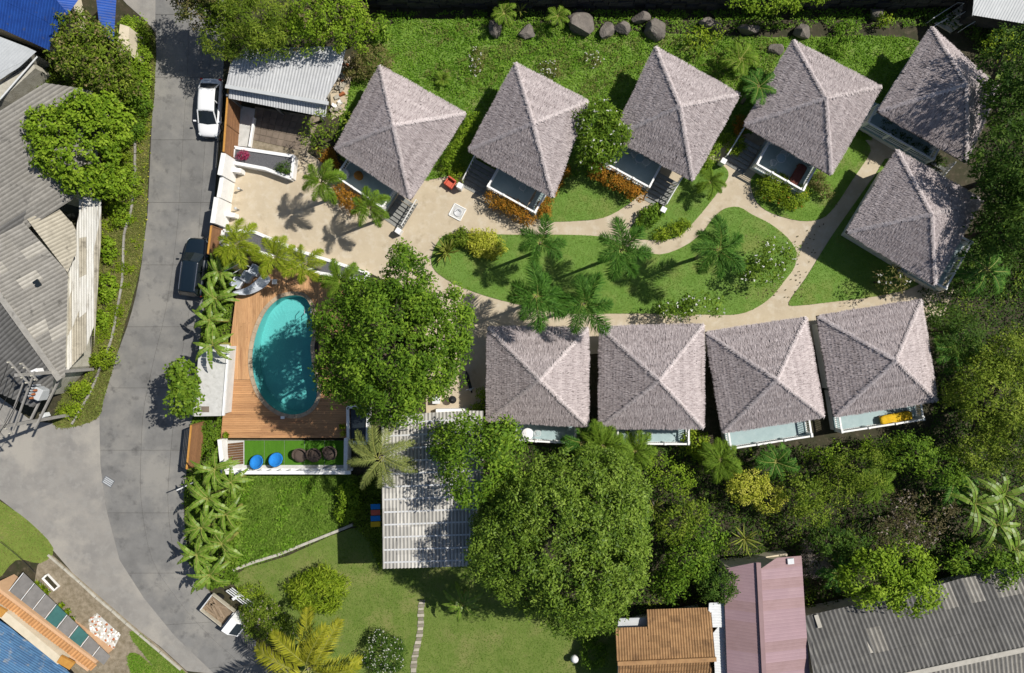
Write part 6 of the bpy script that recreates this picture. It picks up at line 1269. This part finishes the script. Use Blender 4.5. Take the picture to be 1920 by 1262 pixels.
shrub('dense verge bush below the porch wall', [(255, 110, 26, 26, .8, .7), (250, 60, 26, 30, .9, .8), (262, 150, 20, 24, .6, .5)], 'lf_bright', .2, .1, .3, 22, 134); shrub('creeper mound over the verge kerb by the white lean-to', [(205, 470, 12, 22, .5, .4), (200, 540, 14, 26, .5, .4), (190, 600, 10, 16, .4, .35)], 'lf_bright', .22, .14, .26, 14, 135); shrub('bushy weeds where the verge meets the poles', [(195, 670, 22, 18, .7, .6), (148, 730, 18, 16, .6, .5), (130, 770, 20, 14, .5, .4)], 'lf_lime', .18, .09, .28, 18, 136); shrub('dark verge shrub under the rosette tree', [(240, 340, 20, 30, .8, .7), (225, 400, 18, 24, .6, .5)], 'lf_bright', .18, .08, .28, 18, 137); shrub('leafy verge shrub beside the tree at the road', [(262, 190, 22, 30, .9, .8), (250, 240, 18, 26, .8, .7)], 'lf_mango', .2, .1, .3, 20, 138)
shrub('shrubs in the shade beside the first lower bungalow', [(905, 745, 10, 18, .7, .5), (893, 770, 14, 12, .6, .4)], 'lf_bright', .2, .07, .24, 14, 139); shrub('bright bush by the small white sphere on the lawn', [(1115, 1230, 26, 22, .9, .7), (1105, 1195, 16, 16, .7, .5)], 'lf_mango', .18, .08, .28, 22, 140); shrub('yellow flecked weeds by the old truck', [(470, 1110, 26, 14, .4, .35)], 'lf_lime', .16, .07, .24, 14, 141); shrub('dark green bush under the corner shed', [(1880, 85, 34, 26, 2.2, 1.0)], 'lf_lime', .22, .1, .34, 14, 142, fill=.6)
c = P(1076, 1228); t = thing('garden_lamp', 'white globe lamp on the bottom lawn beside the bush', 'lamp', (c.x, c.y, 0), local=True); MB().lathe([(.03, .35), (.2, .42), (.30, .6), (.28, .8), (.16, .93), (.03, .97)], (0, 0, 0), 20).build('globe', 'white_clean', t, True); MB().lathe([(.12, 0), (.06, .05), (.05, .38)], (0, 0, 0), 12).build('stem', 'steel_grey', t, True)
# ------------------------------------------------------------------ palms
FX = [frond_mesh('frond', 1.95, 'lf_palm_deep', 60 + i, 44, .74, .034, .42, 1.2, True, .4) for i in range(3)]
FG = [frond_mesh('frond', 1.9, 'lf_palm', 70 + i, 42, .60, .034, .42, 1.2, True, .4) for i in range(3)]
FY = [frond_mesh('frond', 1.9, 'lf_palm_gold', 80 + i, 40, .56, .036, .45, 1.2, True, .4) for i in range(3)]
FC = [frond_mesh('frond', 3.9, 'lf_coconut', 90 + i, 64, .85, .06, .35, .8, False, .3) for i in range(3)]
FF = [frond_mesh('frond', 1.5, 'lf_palm', 95 + i, 30, .42, .045, .5, 1.0, False) for i in range(3)]
FD = [frond_mesh('frond', 1.8, 'lf_palm_deep', 99 + i, 34, .5, .05, .4, .9, False) for i in range(3)]
G = 'foxtail palms of the lawn'
palm('foxtail palm at the upper left of the palm lawn', 1013, 455, 5.2, 1.0, FX, 6, 201, G, a0=.3); palm('foxtail palm between the lawn and the curved path', 1165, 468, 5.8, 1.15, FX, 7, 202, G); palm('foxtail palm nearest the lawn tip on the right', 1345, 468, 5.6, 1.22, FX, 7, 203, G, a0=.5); palm('foxtail palm leaning over the first lower bungalow roof', 1005, 556, 6.3, 1.2, FX, 8, 204, G, a0=.2); palm('foxtail palm beside the first lower bungalow roof corner', 1094, 570, 6.0, 1.25, FX, 7, 205, G)
G = 'palms around the gate yard'
palm('yellow green palm in front of the first bungalow pouf', 603, 342, 4.8, .95, FG, 9, 206, G); palm('green palm before the first bungalow veranda', 693, 390, 4.8, .92, FG, 8, 207, G, a0=.4); palm('golden palm nearest the road by the gate planter', 446, 458, 4.4, 1.0, FY, 9, 208, G); palm('golden palm in the middle of the gate planter', 515, 482, 4.4, 1.05, FY, 9, 209, G, a0=.3); palm('golden palm at the pool head beside the deck', 574, 495, 4.0, .95, FY, 7, 210, G); palm('green palm between the deck and the big tree', 640, 528, 3.4, .9, FG, 11, 211, G)
palm('big coconut palm with long golden fronds at the bottom edge', 578, 1255, 5.5, 1.22, FC, 13, 212, None, trunk_r=.18); palm('drooping grey green palm beside the long shed roof', 712, 858, 8.6, .8, [frond_mesh('frond', 3.6, 'lf_silver', 120 + i, 64, .7, .05, .25, 1.0, False, .5) for i in range(2)], 11, 213)
palm('bushy fan palm between third and fourth bungalow', 1388, 112, 1.6, 1.05, FF, 13, 214); palm('dark palm over the edge of the fourth bungalow roof', 1422, 162, 3.6, .85, FD, 10, 215); palm('small bright rosette plant on the meadow', 830, 150, .3, .55, FF, 9, 216, name='rosette_plant', cat='plant', tilt=(.1, .8)); palm('young palm at the top wall above the second bungalow', 945, 25, 1.6, .8, FF, 10, 217); palm('young palm beside the large flat boulder', 1046, 30, 1.4, .7, FF, 9, 218); palm('small palm between path and third bungalow', 1332, 342, 1.6, .75, FG, 8, 219)
palm('dark feather palm behind the last bungalow', 1850, 505, 3.2, 1.25, FD, 10, 220); palm('bushy palm below the gap of the lower bungalows', 1130, 835, 3.0, 1.15, FG, 12, 221); palm('palm at the first lower veranda corner', 1090, 830, 2.6, 1.0, FD, 10, 222); palm('small palm by the second lower veranda', 1190, 845, 2.0, .95, FG, 9, 223); palm('palm above the yellow tree in the lower wood', 1350, 862, 2.6, .95, FG, 11, 224); palm('green palm in the wood below the third lower veranda', 1455, 865, 2.4, 1.0, FD, 11, 225)
palm('drooping palm among the trees right of the brown tree', 1790, 905, 3.0, 1.1, FD, 11, 226); palm('leafy palm beneath the last veranda in the wood', 1640, 905, 2.8, .9, FG, 10, 227); palm('fan of palm fronds above the twin tree', 1570, 1075, 3.0, .9, FD, 10, 228); palm('dark palm behind the last lower bungalow corner', 1790, 655, 3.0, 1.1, FD, 12, 229)
# spiky rosettes
BL = [blade_mesh('blade', .85, .09, 'lf_lime', 130 + i, .9, .7, 0, 6) for i in range(3)]
palm('spiky striped rosette plant at the lawn left tip', 838, 472, .2, 1.55, BL, 46, 230, None, 'rosette_plant', cat='plant', tilt=(-.1, .9), part='blade'); palm('spiky green plant beside the dracaena of the lower wood', 1225, 950, 1.2, 1.3, BL, 16, 231, None, 'rosette_plant', cat='plant', tilt=(-.2, .7), part='blade'); palm('large spiky green plant right of the small dark tree', 1395, 1010, 1.6, 1.7, BL, 18, 232, None, 'rosette_plant', cat='plant', tilt=(-.3, .5), part='blade'); palm('spiky plant in the meadow shade at the wall', 975, 20, .6, .9, BL, 14, 233, None, 'rosette_plant', cat='plant', part='blade')
# bananas
BN = [blade_mesh('leaf', 2.25, .46, 'lf_banana', 140 + i, .55, 1.25, .55) for i in range(4)]
BD = [blade_mesh('leaf', 1.6, .4, 'lf_dry', 150 + i, .2, 1.6, .7) for i in range(2)]
G = 'banana plants along the road'
def banana(label, px, py, z, sc, n, seed, group=G, dry=0):
    t = palm(label, px, py, z + .9, sc * 1.15, BN, n + 2, seed, group, 'banana_plant', .10, (-.35, .35), 'frond_rib', 'banana plant', part='leaf', jit=.6)
    r = random.Random(seed)
    for i in range(dry): place('leaf', BD[i % 2], t, (0, 0, z + .3), r.uniform(0, 6.28), .6, 0, sc * .8)
    return t
for i, (x, y, z, s_, n_, l) in enumerate([(412, 510, 2.6, .62, 9, 'topmost banana beside the dark car'), (405, 560, 2.8, .72, 9, 'banana clump beside the upper deck edge'), (392, 600, 2.6, .7, 8, 'banana plant above the pump house'), (398, 648, 2.8, .72, 8, 'banana plant leaning over the pump house roof'), (402, 880, 2.6, .8, 9, 'banana plant at the terrace corner'), (432, 905, 2.4, .7, 8, 'banana plant nearest the rough field top'), (388, 935, 2.8, .85, 9, 'tall banana above the road bend'), (422, 965, 2.4, .8, 8, 'banana in the thick of the roadside row'), (378, 990, 2.6, .8, 9, 'banana leaning toward the road bend'), (415, 1020, 2.4, .8, 9, 'banana at the end of the low garden wall'), (368, 1040, 2.4, .75, 9, 'banana with dry leaves nearest the junction'), (392, 1078, 2.4, .85, 9, 'lowest banana above the old truck')]):
    banana(l, x, y, z, s_, n_, 300 + i, dry=2 if y > 880 else 0)
banana('lone banana plant on the bottom lawn with drooping leaves', 868, 1135, 2.2, .8, 8, 320, None, 2)
for i, (x, y, l) in enumerate([(1830, 945, 'banana nearest the brown thicket at the right edge'), (1880, 930, 'upper banana of the right edge group'), (1870, 985, 'middle banana of the right edge group'), (1905, 1030, 'lowest banana of the right edge group')]): banana(l, x, y, 2.6, 1.0, 8, 330 + i, 'bananas at the right edge')
banana('broad leaved plant beside the shaded bungalow veranda', 1858, 150, 1.4, .55, 6, 340, None)
# ------------------------------------------------------------------ ground cover of the lower wood
WOOD = [(905, 800), (1000, 835), (1110, 830), (1330, 835), (1540, 835), (1740, 800), (1760, 640), (1720, 545), (1830, 440), (1990, 300), (1990, 1075), (1760, 1100), (1640, 1125), (1510, 1160), (1500, 1050), (1360, 1060), (1340, 1135), (1215, 1145), (1160, 1170), (1100, 1120), (1000, 960)]
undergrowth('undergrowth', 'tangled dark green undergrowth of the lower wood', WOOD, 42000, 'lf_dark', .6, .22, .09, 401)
undergrowth('ferns', 'brighter leafy ground cover patches in the lower wood', WOOD, 24000, 'lf_olive', 1.1, .2, .09, 402, 'ground cover', .10)
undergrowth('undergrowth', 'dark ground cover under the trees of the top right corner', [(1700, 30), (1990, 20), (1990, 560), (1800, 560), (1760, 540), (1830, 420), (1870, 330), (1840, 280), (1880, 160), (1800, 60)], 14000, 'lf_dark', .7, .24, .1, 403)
undergrowth('undergrowth', 'leafy ground cover among the roadside bananas', [(400, 440), (440, 470), (445, 520), (430, 640), (420, 780), (420, 890), (470, 900), (450, 1000), (450, 1090), (400, 1100), (352, 1050), (350, 900), (368, 780), (385, 560)], 16000, 'lf_palm', .7, .24, .09, 404)
undergrowth('weeds', 'clumps of yellowish weeds over the rough field', [(460, 895), (665, 895), (672, 950), (640, 980), (540, 1030), (452, 1060), (440, 985)], 16000, 'lf_grass', .45, .2, .06, 408, 'weeds', .0)
undergrowth('weeds', 'darker weed clumps in the rough field', [(460, 895), (665, 895), (672, 950), (640, 980), (540, 1030), (452, 1060), (440, 985)], 9000, 'lf_meadow', .5, .2, .08, 409, 'weeds', .05)
undergrowth('weeds', 'dry yellowish weed patches in the upper meadow', [(700, 90), (745, 45), (1000, 48), (1200, 62), (1450, 75), (1480, 120), (1400, 150), (1120, 190), (900, 200), (760, 130)], 16000, 'lf_dry', .3, .16, .05, 410, 'weeds', .16)
undergrowth('weeds', 'dark green weed patches in the upper meadow', [(700, 90), (745, 45), (1000, 48), (1200, 62), (1450, 75), (1700, 75), (1640, 140), (1400, 150), (1120, 190), (900, 200), (760, 130)], 16000, 'lf_meadow', .4, .2, .06, 411, 'weeds', .1)
undergrowth('weeds', 'leafy weeds and creepers on the roadside verge', [(262, 60), (288, 90), (280, 260), (270, 420), (250, 540), (225, 620), (195, 690), (150, 780), (115, 785), (165, 700), (183, 600), (186, 480), (200, 390), (230, 300)], 13000, 'lf_lime', .4, .18, .08, 412, 'weeds', .05)
undergrowth('undergrowth', 'weeds and creepers around the corner of the long shed', [(660, 890), (716, 890), (716, 1070), (690, 1010), (665, 980)], 3500, 'lf_olive', .6, .2, .09, 405)
undergrowth('undergrowth', 'weeds and bushes filling the yard beside the blue house', [(100, 100), (225, 60), (290, 60), (262, 200), (240, 380), (196, 380), (150, 340), (70, 170), (20, 185), (80, 110)], 14000, 'lf_olive', .7, .2, .09, 406)
undergrowth('undergrowth', 'weeds along the foot of the dark retaining wall', [(700, 25), (1780, 18), (1760, 50), (1300, 62), (1000, 50), (720, 45)], 9000, 'lf_meadow', .4, .18, .07, 407, patch=-.05)
# fallen leaves along the road edge
def litter(name, label, poly, n, seed, m='lf_yellow', L=.14):
    rng = np.random.default_rng(seed); q = scatter(PP(poly), n, rng); N = len(q); p = np.column_stack([q, np.full(N, .085)]); a = rng.uniform(0, 6.28, N)
    nn = nrm(np.column_stack([rng.normal(0, .2, (N, 2)), np.ones(N)])); d = np.column_stack([np.cos(a), np.sin(a), np.zeros(N)]); d = nrm(d - nn * (d * nn).sum(1)[:, None])
    o = link(name, leaf_mesh(name, p, d, nn, rng.uniform(.6, 1.3, N) * L, np.full(N, L * .6), rng.uniform(0, 1, N), m)); kind(o, 'stuff'); tag(o, label, 'leaves')
litter('leaf_litter', 'yellow fallen leaves along the left road edge', [(256, 200), (288, 190), (284, 260), (276, 420), (264, 500), (250, 500), (258, 380)], 330, 501); litter('leaf_litter', 'scattered pale leaves under the frangipani on the path', [(1380, 430), (1500, 440), (1560, 400), (1600, 340), (1560, 380), (1500, 560), (1400, 560)], 120, 502, 'lf_brown', .16); litter('leaf_litter', 'dry debris on the verge near the poles', [(190, 640), (240, 600), (200, 740), (150, 800), (130, 790)], 160, 503, 'lf_brown', .18)
